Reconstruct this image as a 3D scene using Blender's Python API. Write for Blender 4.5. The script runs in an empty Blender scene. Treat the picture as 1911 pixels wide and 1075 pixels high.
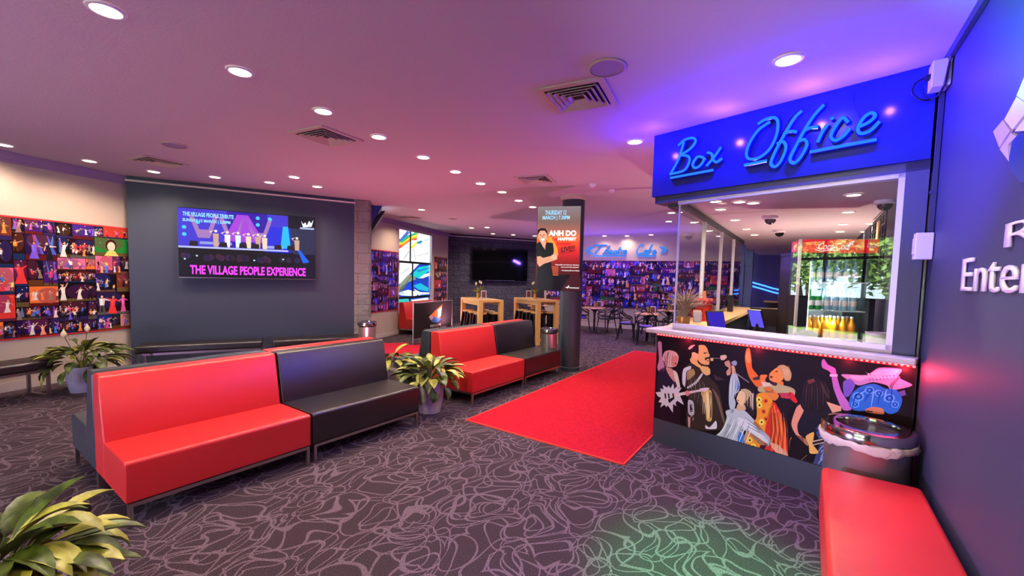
import bpy, bmesh, math, random
from mathutils import Vector, Matrix
random.seed(7)
PI = math.pi
SC = bpy.context.scene
COL = SC.collection
# ------------------------------------------------------------------ camera model (metres, camera above the origin)
F, PIT, ROL, CY, TH, H = 788.15, .06104, .02363, 565.87, .6136, 1.6
ZC = 3.02          # ceiling height
def _basis():
    cp, sp = math.cos(PIT), math.sin(PIT)
    fw = Vector((0, cp, -sp)); up = Vector((0, sp, cp)); r = Vector((1, 0, 0))
    c, s = math.cos(ROL), math.sin(ROL)
    R = Matrix.Rotation(TH, 3, 'Z')
    return R @ fw, R @ (c*r + s*up), R @ (-s*r + c*up)
FW, R2, U2 = _basis()
def ray(px, py): return FW + R2*((px-955.5)/F) - U2*((py-CY)/F)
def pz(px, py, z=0.0):
    d = ray(px, py); t = (z-H)/d.z
    return Vector((d.x*t, d.y*t, z))
cd = bpy.data.cameras.new('camera'); co = bpy.data.objects.new('camera', cd); COL.objects.link(co)
m = Matrix((R2, U2, -FW)).transposed().to_4x4(); m.translation = Vector((0, 0, H)); co.matrix_world = m
cd.sensor_width = 36; cd.lens = F/1911*36; cd.shift_y = (CY-537.5)/1911; cd.clip_start = .02
SC.camera = co
# ------------------------------------------------------------------ world, exposure
w = bpy.data.worlds.new('sky'); SC.world = w; w.use_nodes = True
nt = w.node_tree; bg = nt.nodes['Background']
bg.inputs[0].default_value = (.62, .80, 1, 1); bg.inputs[1].default_value = 15.0
SC.view_settings.view_transform = 'Standard'; SC.view_settings.look = 'None'
SC.view_settings.gamma = 1; SC.view_settings.exposure = .45
SC.cycles.max_bounces = 8; SC.cycles.transparent_max_bounces = 24
SC.cycles.caustics_reflective = False; SC.cycles.caustics_refractive = False
SC.cycles.sample_clamp_indirect = 4
def lamp(kind, name, loc, color, energy, target=None, size=.05, spot=120, blend=.8):
    l = bpy.data.lights.new(name, kind); l.color = color; l.energy = energy
    if kind == 'AREA': l.size = size
    elif kind == 'SUN': l.angle = .01
    else: l.shadow_soft_size = size
    if kind == 'SPOT': l.spot_size = math.radians(spot); l.spot_blend = blend
    o = bpy.data.objects.new(name, l); COL.objects.link(o); o.location = loc
    if target is not None:
        o.rotation_euler = (Vector(target)-Vector(loc)).to_track_quat('-Z', 'Y').to_euler()
    return o
# sun on the garden outside the entrance
lamp('SUN', 'sun', (0, -20, 20), (1, .93, .8), 90, target=(-4, -34, 0))
# coloured spots without fixtures, added low and unseen to tint the ceiling
PURPLE = (.70, .16, .85)
for i, (x, y, z, col, e, t, sp) in enumerate([
    (-2.3, -2.6, .22, (.56, .22, .80), 230, (-2.6, 1.2, 3.0), 150),
    (-5.6, -1.6, .22, (.60, .30, .60), 140, (-5.8, 2.0, 3.0), 150),
    (-5.75, 4.0, .25, (1, .26, .40), 120, (-5.6, 4.6, 3.0), 160),
    (-1.9, 5.6, .25, (.80, .22, .60), 90, (-2.4, 6.0, 3.0), 160),
    (-5.2, 10.6, .3, (.60, .25, .9), 130, (-4.8, 11.4, 3.0), 160),
    (-7.4, 7.8, .25, (1, .40, .5), 110, (-7.2, 8.6, 3.0), 160)]):
    lamp('SPOT', 'ceiling_fill', (x, y, z), col, e, target=t, size=.06, spot=sp, blend=1)
# glow of the blue neon sign
a_dir = Vector((.972, -.2355, 0)); a_nrm = Vector((-.2355, -.972, 0))
for s, e in ((.0, 22), (.6, 36), (1.2, 40), (1.6, 22)):
    p = Vector((-1.209, 4.224, 2.84)) + a_dir*s + a_nrm*.20
    lamp('POINT', 'neon_glow', p, (.03, .01, 1), e, size=.02)
lamp('SPOT', 'green_wash', (-.5, 1.9, 2.9), (.0, 1, .25), 900, target=(-.36, 2.42, 0), size=.03, spot=30, blend=.9)
lamp('SPOT', 'wall_fill', (-2.6, .6, .40), (.60, .45, 1), 420, target=(.62, 2.6, 1.5), size=.05, spot=80, blend=1)  # unseen fill spot added to lift the navy right wall
lamp('SPOT', 'teal_wash', (-.4, 1.6, 2.2), (.0, .9, .75), 240, target=(.62, 2.3, 2.8), size=.03, spot=50, blend=1)
lamp('SPOT', 'magenta_wash', (-.8, 2.2, 1.5), (1, .12, .35), 30, target=(.62, 3.0, .8), size=.03, spot=40, blend=1)
lamp('SPOT', 'blue_wash', (-.9, 2.0, 2.0), (.06, .02, 1), 520, target=(.62, 3.15, 2.35), size=.03, spot=48, blend=1)
for x in (-5.9, -4.9, -3.9, -2.9): lamp('POINT', 'cafe_neon_glow', (x, 12.2, 2.3), (.20, .10, 1), 13, size=.05)

lamp('SPOT', 'cafe_fill', (-3.9, 9.6, 2.95), (.35, .16, 1), 170, target=(-3.7, 10.2, 0), size=.03, spot=120, blend=1)  # violet lamp without a fixture, added to colour the cafe floor
# ------------------------------------------------------------------ materials
def lin(c): c /= 255; return c/12.92 if c <= .04045 else ((c+.055)/1.055)**2.4
def rgb(*c): return (lin(c[0]), lin(c[1]), lin(c[2]), 1)
def mat(name, col, rough=.5, metal=0, spec=.5, bump=0, bscale=60, var=0, emit=None, es=0):
    m = bpy.data.materials.new(name); m.use_nodes = True; n = m.node_tree; b = n.nodes['Principled BSDF']
    b.inputs['Base Color'].default_value = col; b.inputs['Roughness'].default_value = rough
    b.inputs['Metallic'].default_value = metal; b.inputs['Specular IOR Level'].default_value = spec
    if emit: b.inputs['Emission Color'].default_value = emit; b.inputs['Emission Strength'].default_value = es
    tc = n.nodes.new('ShaderNodeTexCoord')
    if var:
        nz = n.nodes.new('ShaderNodeTexNoise'); nz.inputs['Scale'].default_value = bscale*.2; nz.inputs['Detail'].default_value = 4
        n.links.new(tc.outputs['Object'], nz.inputs['Vector'])
        mx = n.nodes.new('ShaderNodeMix'); mx.data_type = 'RGBA'
        mx.inputs[6].default_value = col; mx.inputs[7].default_value = tuple(min(1, c*(1-var)) for c in col[:3])+(1,)
        mr = n.nodes.new('ShaderNodeMapRange'); mr.inputs['From Min'].default_value = .38; mr.inputs['From Max'].default_value = .62
        n.links.new(nz.outputs[0], mr.inputs['Value']); n.links.new(mr.outputs[0], mx.inputs[0]); n.links.new(mx.outputs[2], b.inputs['Base Color'])
    if bump:
        nz = n.nodes.new('ShaderNodeTexNoise'); nz.inputs['Scale'].default_value = bscale; nz.inputs['Detail'].default_value = 5
        n.links.new(tc.outputs['Object'], nz.inputs['Vector'])
        bp = n.nodes.new('ShaderNodeBump'); bp.inputs['Strength'].default_value = bump; bp.inputs['Distance'].default_value = .01
        n.links.new(nz.outputs[0], bp.inputs['Height']); n.links.new(bp.outputs[0], b.inputs['Normal'])
    return m
def attr_mat(name, rough=.45, emit=0, spec=.5):
    m = bpy.data.materials.new(name); m.use_nodes = True; n = m.node_tree; b = n.nodes['Principled BSDF']
    a = n.nodes.new('ShaderNodeAttribute'); a.attribute_name = 'Col'
    b.inputs['Roughness'].default_value = rough; b.inputs['Specular IOR Level'].default_value = spec
    if emit:
        b.inputs['Base Color'].default_value = (.01, .01, .01, 1)
        n.links.new(a.outputs['Color'], b.inputs['Emission Color']); b.inputs['Emission Strength'].default_value = emit
    else: n.links.new(a.outputs['Color'], b.inputs['Base Color'])
    return m
def emis(name, col, s):
    m = bpy.data.materials.new(name); m.use_nodes = True; n = m.node_tree; n.nodes.clear()
    e = n.nodes.new('ShaderNodeEmission'); o = n.nodes.new('ShaderNodeOutputMaterial')
    e.inputs[0].default_value = col; e.inputs[1].default_value = s; n.links.new(e.outputs[0], o.inputs[0]); return m
def glass_mat(name, tint=(1, 1, 1, 1), ior=1.5):
    m = bpy.data.materials.new(name); m.use_nodes = True; n = m.node_tree; n.nodes.clear()
    t = n.nodes.new('ShaderNodeBsdfTransparent'); t.inputs[0].default_value = tint
    g = n.nodes.new('ShaderNodeBsdfGlossy'); g.inputs['Roughness'].default_value = .0
    f = n.nodes.new('ShaderNodeFresnel'); f.inputs[0].default_value = ior+.25
    x = n.nodes.new('ShaderNodeMixShader'); o = n.nodes.new('ShaderNodeOutputMaterial')
    ge = n.nodes.new('ShaderNodeNewGeometry'); mk = n.nodes.new('ShaderNodeMath'); mk.operation = 'MULTIPLY_ADD'   # only the entry face reflects
    mk.inputs[1].default_value = -1; mk.inputs[2].default_value = 1; n.links.new(ge.outputs['Backfacing'], mk.inputs[0])
    mu = n.nodes.new('ShaderNodeMath'); mu.operation = 'MULTIPLY'; n.links.new(mk.outputs[0], mu.inputs[0]); n.links.new(f.outputs[0], mu.inputs[1])
    n.links.new(mu.outputs[0], x.inputs[0]); n.links.new(t.outputs[0], x.inputs[1]); n.links.new(g.outputs[0], x.inputs[2])
    n.links.new(x.outputs[0], o.inputs[0]); return m
def carpet_mat():
    m = bpy.data.materials.new('patterned_carpet'); m.use_nodes = True; n = m.node_tree; b = n.nodes['Principled BSDF']; L = n.links.new
    tc = n.nodes.new('ShaderNodeTexCoord')
    def M(op, a, c=None, d=None):
        q = n.nodes.new('ShaderNodeMath'); q.operation = op
        for i, v in enumerate((a, c, d)):
            if v is None: continue
            if isinstance(v, (int, float)): q.inputs[i].default_value = v
            else: L(v, q.inputs[i])
        return q.outputs[0]
    lines = None
    wz = n.nodes.new('ShaderNodeTexNoise'); wz.inputs['Scale'].default_value = 3.2; wz.inputs['Detail'].default_value = 0; L(tc.outputs['Object'], wz.inputs['Vector'])
    wv = n.nodes.new('ShaderNodeVectorMath'); wv.operation = 'MULTIPLY_ADD'; L(wz.outputs['Color'], wv.inputs[0]); wv.inputs[1].default_value = (.30, .30, 0); L(tc.outputs['Object'], wv.inputs[2])
    # overlapping loops of even width: rings about scattered centres, several layers
    for k, (sc, lo, rot, stx) in enumerate(((2.9, 0, .3, .62), (3.7, 7.3, 1.4, .55), (2.6, 15.1, 2.3, .7), (4.6, 3.7, .9, .8))):
        mp = n.nodes.new('ShaderNodeMapping'); mp.inputs['Location'].default_value = (lo, lo*1.7, 0)
        mp.inputs['Rotation'].default_value = (0, 0, rot); mp.inputs['Scale'].default_value = (1, stx, 1)
        L(wv.outputs[0], mp.inputs['Vector'])
        vo = n.nodes.new('ShaderNodeTexVoronoi'); vo.voronoi_dimensions = '2D'; vo.inputs['Scale'].default_value = sc; vo.inputs['Randomness'].default_value = .9
        L(mp.outputs[0], vo.inputs['Vector'])
        hw = .0036*sc
        for rad in ((.44,) if k % 2 else (.50, .27)):
            d = M('ABSOLUTE', M('SUBTRACT', vo.outputs['Distance'], rad))
            ln = n.nodes.new('ShaderNodeMapRange'); ln.inputs['From Min'].default_value = hw*1.7; ln.inputs['From Max'].default_value = hw
            L(d, ln.inputs['Value']); lines = ln.outputs[0] if lines is None else M('MAXIMUM', lines, ln.outputs[0])
    sp = n.nodes.new('ShaderNodeTexNoise'); sp.inputs['Scale'].default_value = 170; sp.inputs['Detail'].default_value = 3
    L(tc.outputs['Object'], sp.inputs['Vector'])
    sr = n.nodes.new('ShaderNodeMapRange'); sr.inputs['From Min'].default_value = .38; sr.inputs['From Max'].default_value = .62
    sr.inputs['To Min'].default_value = .45; sr.inputs['To Max'].default_value = 1.5; L(sp.outputs[0], sr.inputs['Value'])
    mx = n.nodes.new('ShaderNodeMix'); mx.data_type = 'RGBA'; mx.inputs[6].default_value = rgb(60, 47, 53); mx.inputs[7].default_value = rgb(110, 93, 103)
    L(M('MULTIPLY', lines, .85), mx.inputs[0])
    sc2 = n.nodes.new('ShaderNodeVectorMath'); sc2.operation = 'SCALE'; L(mx.outputs[2], sc2.inputs[0]); L(sr.outputs[0], sc2.inputs['Scale'])
    L(sc2.outputs[0], b.inputs['Base Color']); b.inputs['Roughness'].default_value = .95; b.inputs['Specular IOR Level'].default_value = .15
    bp = n.nodes.new('ShaderNodeBump'); bp.inputs['Strength'].default_value = .5; bp.inputs['Distance'].default_value = .004
    L(sp.outputs[0], bp.inputs['Height']); L(bp.outputs[0], b.inputs['Normal'])
    return m
def block_mat(name, c1, c2, mo=.3):
    m = bpy.data.materials.new(name); m.use_nodes = True; n = m.node_tree; b = n.nodes['Principled BSDF']; L = n.links.new
    tc = n.nodes.new('ShaderNodeTexCoord'); sx = n.nodes.new('ShaderNodeSeparateXYZ'); L(tc.outputs['Object'], sx.inputs[0])
    cb = n.nodes.new('ShaderNodeCombineXYZ')
    L(sx.outputs['X'], cb.inputs[0]); L(sx.outputs['Z'], cb.inputs[1])
    bt = n.nodes.new('ShaderNodeTexBrick'); L(cb.outputs[0], bt.inputs['Vector'])
    bt.inputs['Scale'].default_value = 1; bt.inputs['Brick Width'].default_value = .4; bt.inputs['Row Height'].default_value = .2
    bt.inputs['Mortar Size'].default_value = .008; bt.inputs['Color1'].default_value = c1; bt.inputs['Color2'].default_value = c2
    bt.inputs['Mortar'].default_value = tuple(c*mo for c in c1[:3])+(1,)
    L(bt.outputs['Color'], b.inputs['Base Color']); b.inputs['Roughness'].default_value = .7
    nz = n.nodes.new('ShaderNodeTexNoise'); nz.inputs['Scale'].default_value = 11; nz.inputs['Detail'].default_value = 9; nz.inputs['Roughness'].default_value = .65
    L(tc.outputs['Object'], nz.inputs['Vector'])
    ma = n.nodes.new('ShaderNodeMath'); ma.operation = 'MULTIPLY_ADD'; L(bt.outputs['Fac'], ma.inputs[0]); ma.inputs[1].default_value = -.4; L(nz.outputs[0], ma.inputs[2])
    bp = n.nodes.new('ShaderNodeBump'); bp.inputs['Strength'].default_value = 1; bp.inputs['Distance'].default_value = .3
    L(ma.outputs[0], bp.inputs['Height']); L(bp.outputs[0], b.inputs['Normal'])
    return m
def wood_mat(name, c1, c2, sc=6):
    m = bpy.data.materials.new(name); m.use_nodes = True; n = m.node_tree; b = n.nodes['Principled BSDF']; L = n.links.new
    tc = n.nodes.new('ShaderNodeTexCoord'); mp = n.nodes.new('ShaderNodeMapping'); mp.inputs['Scale'].default_value = (1, 8, 8)
    L(tc.outputs['Object'], mp.inputs[0]); nz = n.nodes.new('ShaderNodeTexNoise'); nz.inputs['Scale'].default_value = sc; nz.inputs['Detail'].default_value = 5
    L(mp.outputs[0], nz.inputs['Vector']); mx = n.nodes.new('ShaderNodeMix'); mx.data_type = 'RGBA'
    mx.inputs[6].default_value = c1; mx.inputs[7].default_value = c2; L(nz.outputs[0], mx.inputs[0]); L(mx.outputs[2], b.inputs['Base Color'])
    b.inputs['Roughness'].default_value = .4; return m
M_ = dict(
    carpet=carpet_mat(),
    ceiling=mat('ceiling_plaster', rgb(196, 178, 186), .85, bump=.25, bscale=45),
    wall=mat('cream_paint', rgb(190, 172, 156), .75, bump=.05, bscale=80),
    navy=mat('navy_paint', rgb(52, 57, 76), .55, bump=.05, bscale=120),
    navy_dark=mat('dark_navy_paint', rgb(44, 52, 64), .5, bump=.04, bscale=120),
    skirt=mat('white_trim_paint', rgb(210, 195, 185), .5),
    cornice=mat('cornice_paint', rgb(160, 130, 170), .6),
    red=mat('red_vinyl', rgb(206, 42, 42), .34, bump=.10, bscale=260),
    black=mat('black_vinyl', rgb(28, 20, 21), .34, spec=.8, bump=.12, bscale=220),
    steel=mat('brushed_steel', rgb(170, 160, 158), .3, 1),
    steelbody=mat('satin_steel', rgb(196, 186, 184), .30, .85),
    chrome=mat('polished_steel', rgb(205, 198, 196), .12, 1),
    alu=mat('aluminium_frame', rgb(200, 196, 198), .4, .3),
    dark=mat('black_metal', rgb(20, 20, 24), .35, .3),
    darkplastic=mat('black_plastic', rgb(18, 18, 20), .35),
    gloss_black=mat('screen_glass', rgb(6, 6, 8), .06),
    redcarpet=mat('red_carpet', rgb(196, 26, 46), .95, spec=.1, bump=.5, bscale=200, var=.25),
    counter=mat('counter_laminate', rgb(205, 190, 180), .35, var=.1),
    wood=wood_mat('light_wood', rgb(226, 180, 118), rgb(196, 146, 84)),
    tabletop=wood_mat('pale_wood', rgb(214, 168, 128), rgb(190, 140, 104)),
    ledge=wood_mat('ledge_wood', rgb(236, 204, 150), rgb(216, 178, 120)),
    desk=wood_mat('desk_wood', rgb(206, 120, 60), rgb(180, 96, 44)),
    white=mat('white_plastic', rgb(225, 218, 222), .4),
    vent=mat('vent_plastic', rgb(190, 170, 160), .5),
    ventdark=mat('vent_shadow', rgb(28, 22, 26), .8),
    gold=mat('gold_pot', rgb(205, 160, 70), .3, .7),
    pot_grey=mat('grey_pot', rgb(150, 142, 160), .6, var=.2),
    pot_white=mat('speckled_pot', rgb(190, 178, 180), .6, bump=.5, bscale=90, var=.25),
    soil=mat('soil', rgb(40, 28, 22), .9),
    leaf=mat('leaf', rgb(84, 104, 30), .38, var=.75, bscale=70),
    leaf_light=mat('leaf_light', rgb(176, 176, 72), .38, var=.5, bscale=70),
    dryleaf=mat('dry_leaf', rgb(176, 148, 104), .6, var=.4),
    petal=mat('white_petal', rgb(240, 225, 180), .5),
    lampface=emis('lamp_face', (1, .80, .50, 1), 9),
    neon=emis('neon_tube', (.02, .19, .80, 1), 1.0),
    neon_back=mat('neon_backing', rgb(20, 30, 200), .2),
    signblue=mat('sign_board', rgb(22, 36, 112), .2),
    led=emis('led_red', (1, .16, .14, 1), 3.0),
    ledtape=emis('led_tape', (1, .01, .03, 1), 1.3),
    glass=glass_mat('clear_glass'),
    block=block_mat('painted_block', rgb(78, 76, 104), rgb(96, 92, 120), .35),
    stone=block_mat('pale_block', rgb(176, 164, 166), rgb(184, 172, 172), .7),
    print=attr_mat('printed_panel', .5, spec=.10), screen=attr_mat('lit_screen', .25, 1.0, spec=.2), stained=attr_mat('lit_stained_glass', .2, 1.0),
    blue=mat('blue_paint', rgb(38, 62, 130), .35), bluewall=mat('deep_blue_paint', rgb(40, 40, 120), .3),
    purpleseat=mat('purple_pad', rgb(96, 70, 190), .5), bag=mat('plastic_bag', rgb(214, 200, 190), .35, bump=.6, bscale=30),
    fabric=mat('black_fabric', rgb(26, 22, 28), .8, bump=.4, bscale=12), navyseat=mat('slate_vinyl', rgb(44, 54, 62), .35),
    lettering=mat('white_lettering', rgb(232, 226, 230), .4), textwhite=emis('screen_text_white', (1, 1, 1, 1), .95),
    textpink=emis('screen_text_pink', rgb(236, 70, 246), 1.1), textcyan=emis('screen_text_cyan', rgb(150, 215, 255), 1.0),
    textred=emis('screen_text_red', rgb(225, 40, 40), 1), textblack=mat('screen_text_black', rgb(16, 8, 10), .4),
    fridgered=mat('fridge_header_red', rgb(196, 16, 40), .3, emit=rgb(196, 16, 40), es=.35),
    fridgelight=emis('fridge_light', (.85, 1, 1, 1), 5), fridgein=mat('fridge_inside', rgb(210, 225, 230), .4),
    juice=mat('orange_juice', rgb(240, 160, 10), .15), green=mat('green_bottle', rgb(20, 130, 50), .08), water=mat('water_bottle', rgb(150, 190, 215), .08),
    cap=mat('blue_cap', rgb(40, 90, 200), .4), bark=mat('bark', rgb(80, 60, 45), .9), foliage=mat('tree_leaf', rgb(110, 150, 60), .6, var=.4, bscale=10),
    grass=mat('lawn', rgb(110, 150, 70), .9), paving=mat('paving', rgb(170, 165, 160), .8), popcorn=mat('red_tub', rgb(225, 50, 40), .35, var=.5, bscale=120),
    paper=mat('paper', rgb(230, 220, 225), .6), cable=mat('black_cable', rgb(14, 12, 22), .4), bluebox=emis('blue_strip', (.05, .25, 1, 1), 2.2),
    skin=mat('spare', rgb(200, 150, 120), .5), frosted=mat('frosted_band', rgb(150, 185, 215), .3),
)
# ------------------------------------------------------------------ mesh helpers
class MB:
    def __init__(s): s.bm = bmesh.new()
    def box(s, c, d, rot=None, taper=None):
        r = bmesh.ops.create_cube(s.bm, size=1); vs = r['verts']
        for v in vs:
            v.co = Vector((v.co.x*d[0], v.co.y*d[1], v.co.z*d[2]))
            if taper and v.co.z < 0: v.co.x *= taper; v.co.y *= taper
        if rot is not None: bmesh.ops.transform(s.bm, matrix=rot.to_4x4(), verts=vs)
        bmesh.ops.translate(s.bm, vec=Vector(c), verts=vs); return s
    def span(s, a, b): return s.box([(a[i]+b[i])/2 for i in range(3)], [abs(b[i]-a[i]) for i in range(3)])
    def bar(s, p, q, w, h=None):
        p, q = Vector(p), Vector(q); d = q-p; h = h or w
        rot = d.to_track_quat('Z', 'Y').to_matrix()
        return s.box((p+q)/2, (w, h, d.length), rot)
    def cyl(s, p, q, r1, r2=None, seg=20):
        p, q = Vector(p), Vector(q); d = q-p; r2 = r1 if r2 is None else r2
        mtx = Matrix.Translation((p+q)/2) @ d.to_track_quat('Z', 'Y').to_matrix().to_4x4()
        bmesh.ops.create_cone(s.bm, cap_ends=True, segments=seg, radius1=r1, radius2=r2, depth=d.length, matrix=mtx); return s
    def lathe(s, prof, c=(0, 0, 0), seg=28, caps=True):
        rings = []
        for r, z in prof:
            rings.append([s.bm.verts.new((c[0]+r*math.cos(2*PI*k/seg), c[1]+r*math.sin(2*PI*k/seg), c[2]+z)) for k in range(seg)])
        for a, b in zip(rings, rings[1:]):
            for k in range(seg): s.bm.faces.new((a[k], a[(k+1) % seg], b[(k+1) % seg], b[k]))
        if caps:
            s.bm.faces.new(rings[0][::-1]); s.bm.faces.new(rings[-1])
        return s
    def tube(s, pts, r, seg=8, rs=None):
        pts = [Vector(p) for p in pts]; rings = []; prev = None
        for i, p in enumerate(pts):
            d = (pts[min(i+1, len(pts)-1)]-pts[max(i-1, 0)]).normalized()
            if prev is None:
                n1 = d.orthogonal().normalized()
            else:
                n1 = (prev-d*prev.dot(d)); n1 = n1.normalized() if n1.length > 1e-6 else d.orthogonal().normalized()
            prev = n1; n2 = d.cross(n1); rr = rs[i] if rs else r
            rings.append([s.bm.verts.new(p+(n1*math.cos(2*PI*k/seg)+n2*math.sin(2*PI*k/seg))*rr) for k in range(seg)])
        for a, b in zip(rings, rings[1:]):
            for k in range(seg): s.bm.faces.new((a[k], a[(k+1) % seg], b[(k+1) % seg], b[k]))
        s.bm.faces.new(rings[0][::-1]); s.bm.faces.new(rings[-1]); return s
    def prism(s, poly, y0, y1, fn=lambda x, y, z: (x, y, z)):
        "poly in x,z extruded along y"
        a = [s.bm.verts.new(fn(x, y0, z)) for x, z in poly]; b = [s.bm.verts.new(fn(x, y1, z)) for x, z in poly]
        s.bm.faces.new(a); s.bm.faces.new(b[::-1])
        for k in range(len(poly)): s.bm.faces.new((a[k], b[k], b[(k+1) % len(poly)], a[(k+1) % len(poly)]))
        return s
    def build(s, name, m, parent=None, smooth=False, bevel=0, seg=3, sub=0, loc=None):
        bmesh.ops.recalc_face_normals(s.bm, faces=s.bm.faces[:])
        me = bpy.data.meshes.new(name); s.bm.to_mesh(me); s.bm.free()
        me.materials.append(M_[m] if isinstance(m, str) else m)
        if smooth or bevel:
            for p in me.polygons: p.use_smooth = True
        o = bpy.data.objects.new(name, me); COL.objects.link(o)
        if parent: o.parent = parent
        if bevel:
            b = o.modifiers.new('bevel', 'BEVEL'); b.width = bevel; b.segments = seg; b.limit_method = 'ANGLE'; b.angle_limit = .6; b.harden_normals = True
        elif smooth:
            try: me.set_sharp_from_angle(angle=.7)
            except Exception: pass
        if loc: o.location = loc
        return o
def spline(pts, n=6):
    pts = [Vector(p) for p in pts]; out = []
    P = [pts[0]*2-pts[1]]+pts+[pts[-1]*2-pts[-2]]
    for i in range(1, len(P)-2):
        for k in range(n):
            t = k/n; a, b, c, d = P[i-1:i+3]
            out.append(.5*((2*b)+(c-a)*t+(2*a-5*b+4*c-d)*t*t+(3*b-a-3*c+d)*t**3))
    out.append(pts[-1]); return out
def tag(o, label, cat, group=None):
    o['label'] = label; o['category'] = cat
    if group: o['group'] = group
    return o
def thing(name, label, cat, loc=(0, 0, 0), rz=0, group=None):
    o = bpy.data.objects.new(name, None); COL.objects.link(o); o.empty_display_size = .1
    o.location = loc; o.rotation_euler = (0, 0, rz); return tag(o, label, cat, group)
def struct(o, label=None):
    o['kind'] = 'structure'
    if label: o['label'] = label; 
    return o
def dup(root, loc, rz, label=None, group=None):
    r = root.copy(); COL.objects.link(r); r.location = loc; r.rotation_euler = (0, 0, rz)
    if label: r['label'] = label
    if group: r['group'] = group
    for ch in list(root.children):
        c = ch.copy(); COL.objects.link(c); c.parent = r
        for g in list(ch.children):
            d = g.copy(); COL.objects.link(d); d.parent = c
    return r
class Plane:
    "vertical plane through p (xy) along u; positions are (s, z); n points to the viewer side"
    def __init__(s, p, u, z0=0):
        s.p = Vector((p[0], p[1], 0)); s.u = Vector((u[0], u[1], 0)).normalized(); n = Vector((s.u.y, -s.u.x, 0))
        if n.dot(s.p) > 0: n = -n
        s.n = n
    def hit(s, px, py):
        d = ray(px, py); t = s.n.dot(s.p)/s.n.dot(d); q = d*t; return ((q-s.p).dot(s.u), H+q.z)
    def at(s, a, z, off=0): return s.p+s.u*a+s.n*off+Vector((0, 0, z))
    def rot(s): return math.atan2(s.u.y, s.u.x)
    def box(s, mb, a0, a1, z0, z1, o0, o1):
        c = s.at((a0+a1)/2, (z0+z1)/2, (o0+o1)/2); return mb.box(c, (abs(a1-a0), abs(o1-o0), abs(z1-z0)), Matrix.Rotation(s.rot(), 3, 'Z'))
    def mid(s, x0, y0, x1, y1):
        a = s.hit(x0, y0); b = s.hit(x1, y1); return a, b
def paint(name, pl, layers, m, parent=None, off=.002, step=.0003, world=True):
    "layers: list of (rgb255, [(s,z)...])"
    bm = bmesh.new(); cl = bm.loops.layers.float_color.new('Col')
    for k, (c, poly) in enumerate(layers):
        o = off+step*min(k, 12 if len(layers) > 60 else 40) if not isinstance(c, tuple) or len(c) < 4 else off+step*c[3]
        c = c[:3]
        vs = [bm.verts.new(pl.at(a, z, o)) for a, z in poly]
        if len(vs) < 3: continue
        f = bm.faces.new(vs); f.normal_update()
        if f.normal.dot(pl.n) < 0: f.normal_flip()
        for l in f.loops: l[cl] = rgb(*c)
    me = bpy.data.meshes.new(name); bm.to_mesh(me); bm.free(); me.materials.append(M_[m])
    o = bpy.data.objects.new(name, me); COL.objects.link(o)
    if parent: o.parent = parent
    return o
def text_mesh(txt, bold=0.0):
    cu = bpy.data.curves.new('t', 'FONT'); cu.body = txt; cu.offset = bold; cu.resolution_u = 3
    o = bpy.data.objects.new('t', cu); COL.objects.link(o)
    dg = bpy.context.evaluated_depsgraph_get(); me = bpy.data.meshes.new_from_object(o.evaluated_get(dg))
    bpy.data.objects.remove(o); bpy.data.curves.remove(cu); return me
def text(name, txt, pl, a0, a1, z0, z1, m, parent=None, off=.004, bold=.02, slant=0, depth=0, rise=0, uz=None):
    me = text_mesh(txt, bold)
    xs = [v.co.x for v in me.vertices]; ys = [v.co.y for v in me.vertices]
    x0, x1, y0, y1 = min(xs), max(xs), min(ys), max(ys)
    for v in me.vertices:
        u = (v.co.x-x0)/(x1-x0); t = (v.co.y-y0)/(y1-y0)
        v.co = pl.at(a0+(a1-a0)*u+slant*t, z0+(z1-z0)*t+rise*u, off)
    me.materials.clear(); me.materials.append(M_[m]); me.name = name
    if depth:
        bm = bmesh.new(); bm.from_mesh(me); r = bmesh.ops.extrude_face_region(bm, geom=bm.faces[:])
        bmesh.ops.translate(bm, vec=pl.n*depth, verts=[g for g in r['geom'] if isinstance(g, bmesh.types.BMVert)])
        bmesh.ops.recalc_face_normals(bm, faces=bm.faces[:]); bm.to_mesh(me); bm.free()
    o = bpy.data.objects.new(name, me); COL.objects.link(o)
    if parent: o.parent = parent
    return o
def oval(c, rx, ry, n=14, a=0):
    return [(c[0]+rx*math.cos(2*PI*k/n)*math.cos(a)-ry*math.sin(2*PI*k/n)*math.sin(a), c[1]+rx*math.cos(2*PI*k/n)*math.sin(a)+ry*math.sin(2*PI*k/n)*math.cos(a)) for k in range(n)]
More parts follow.
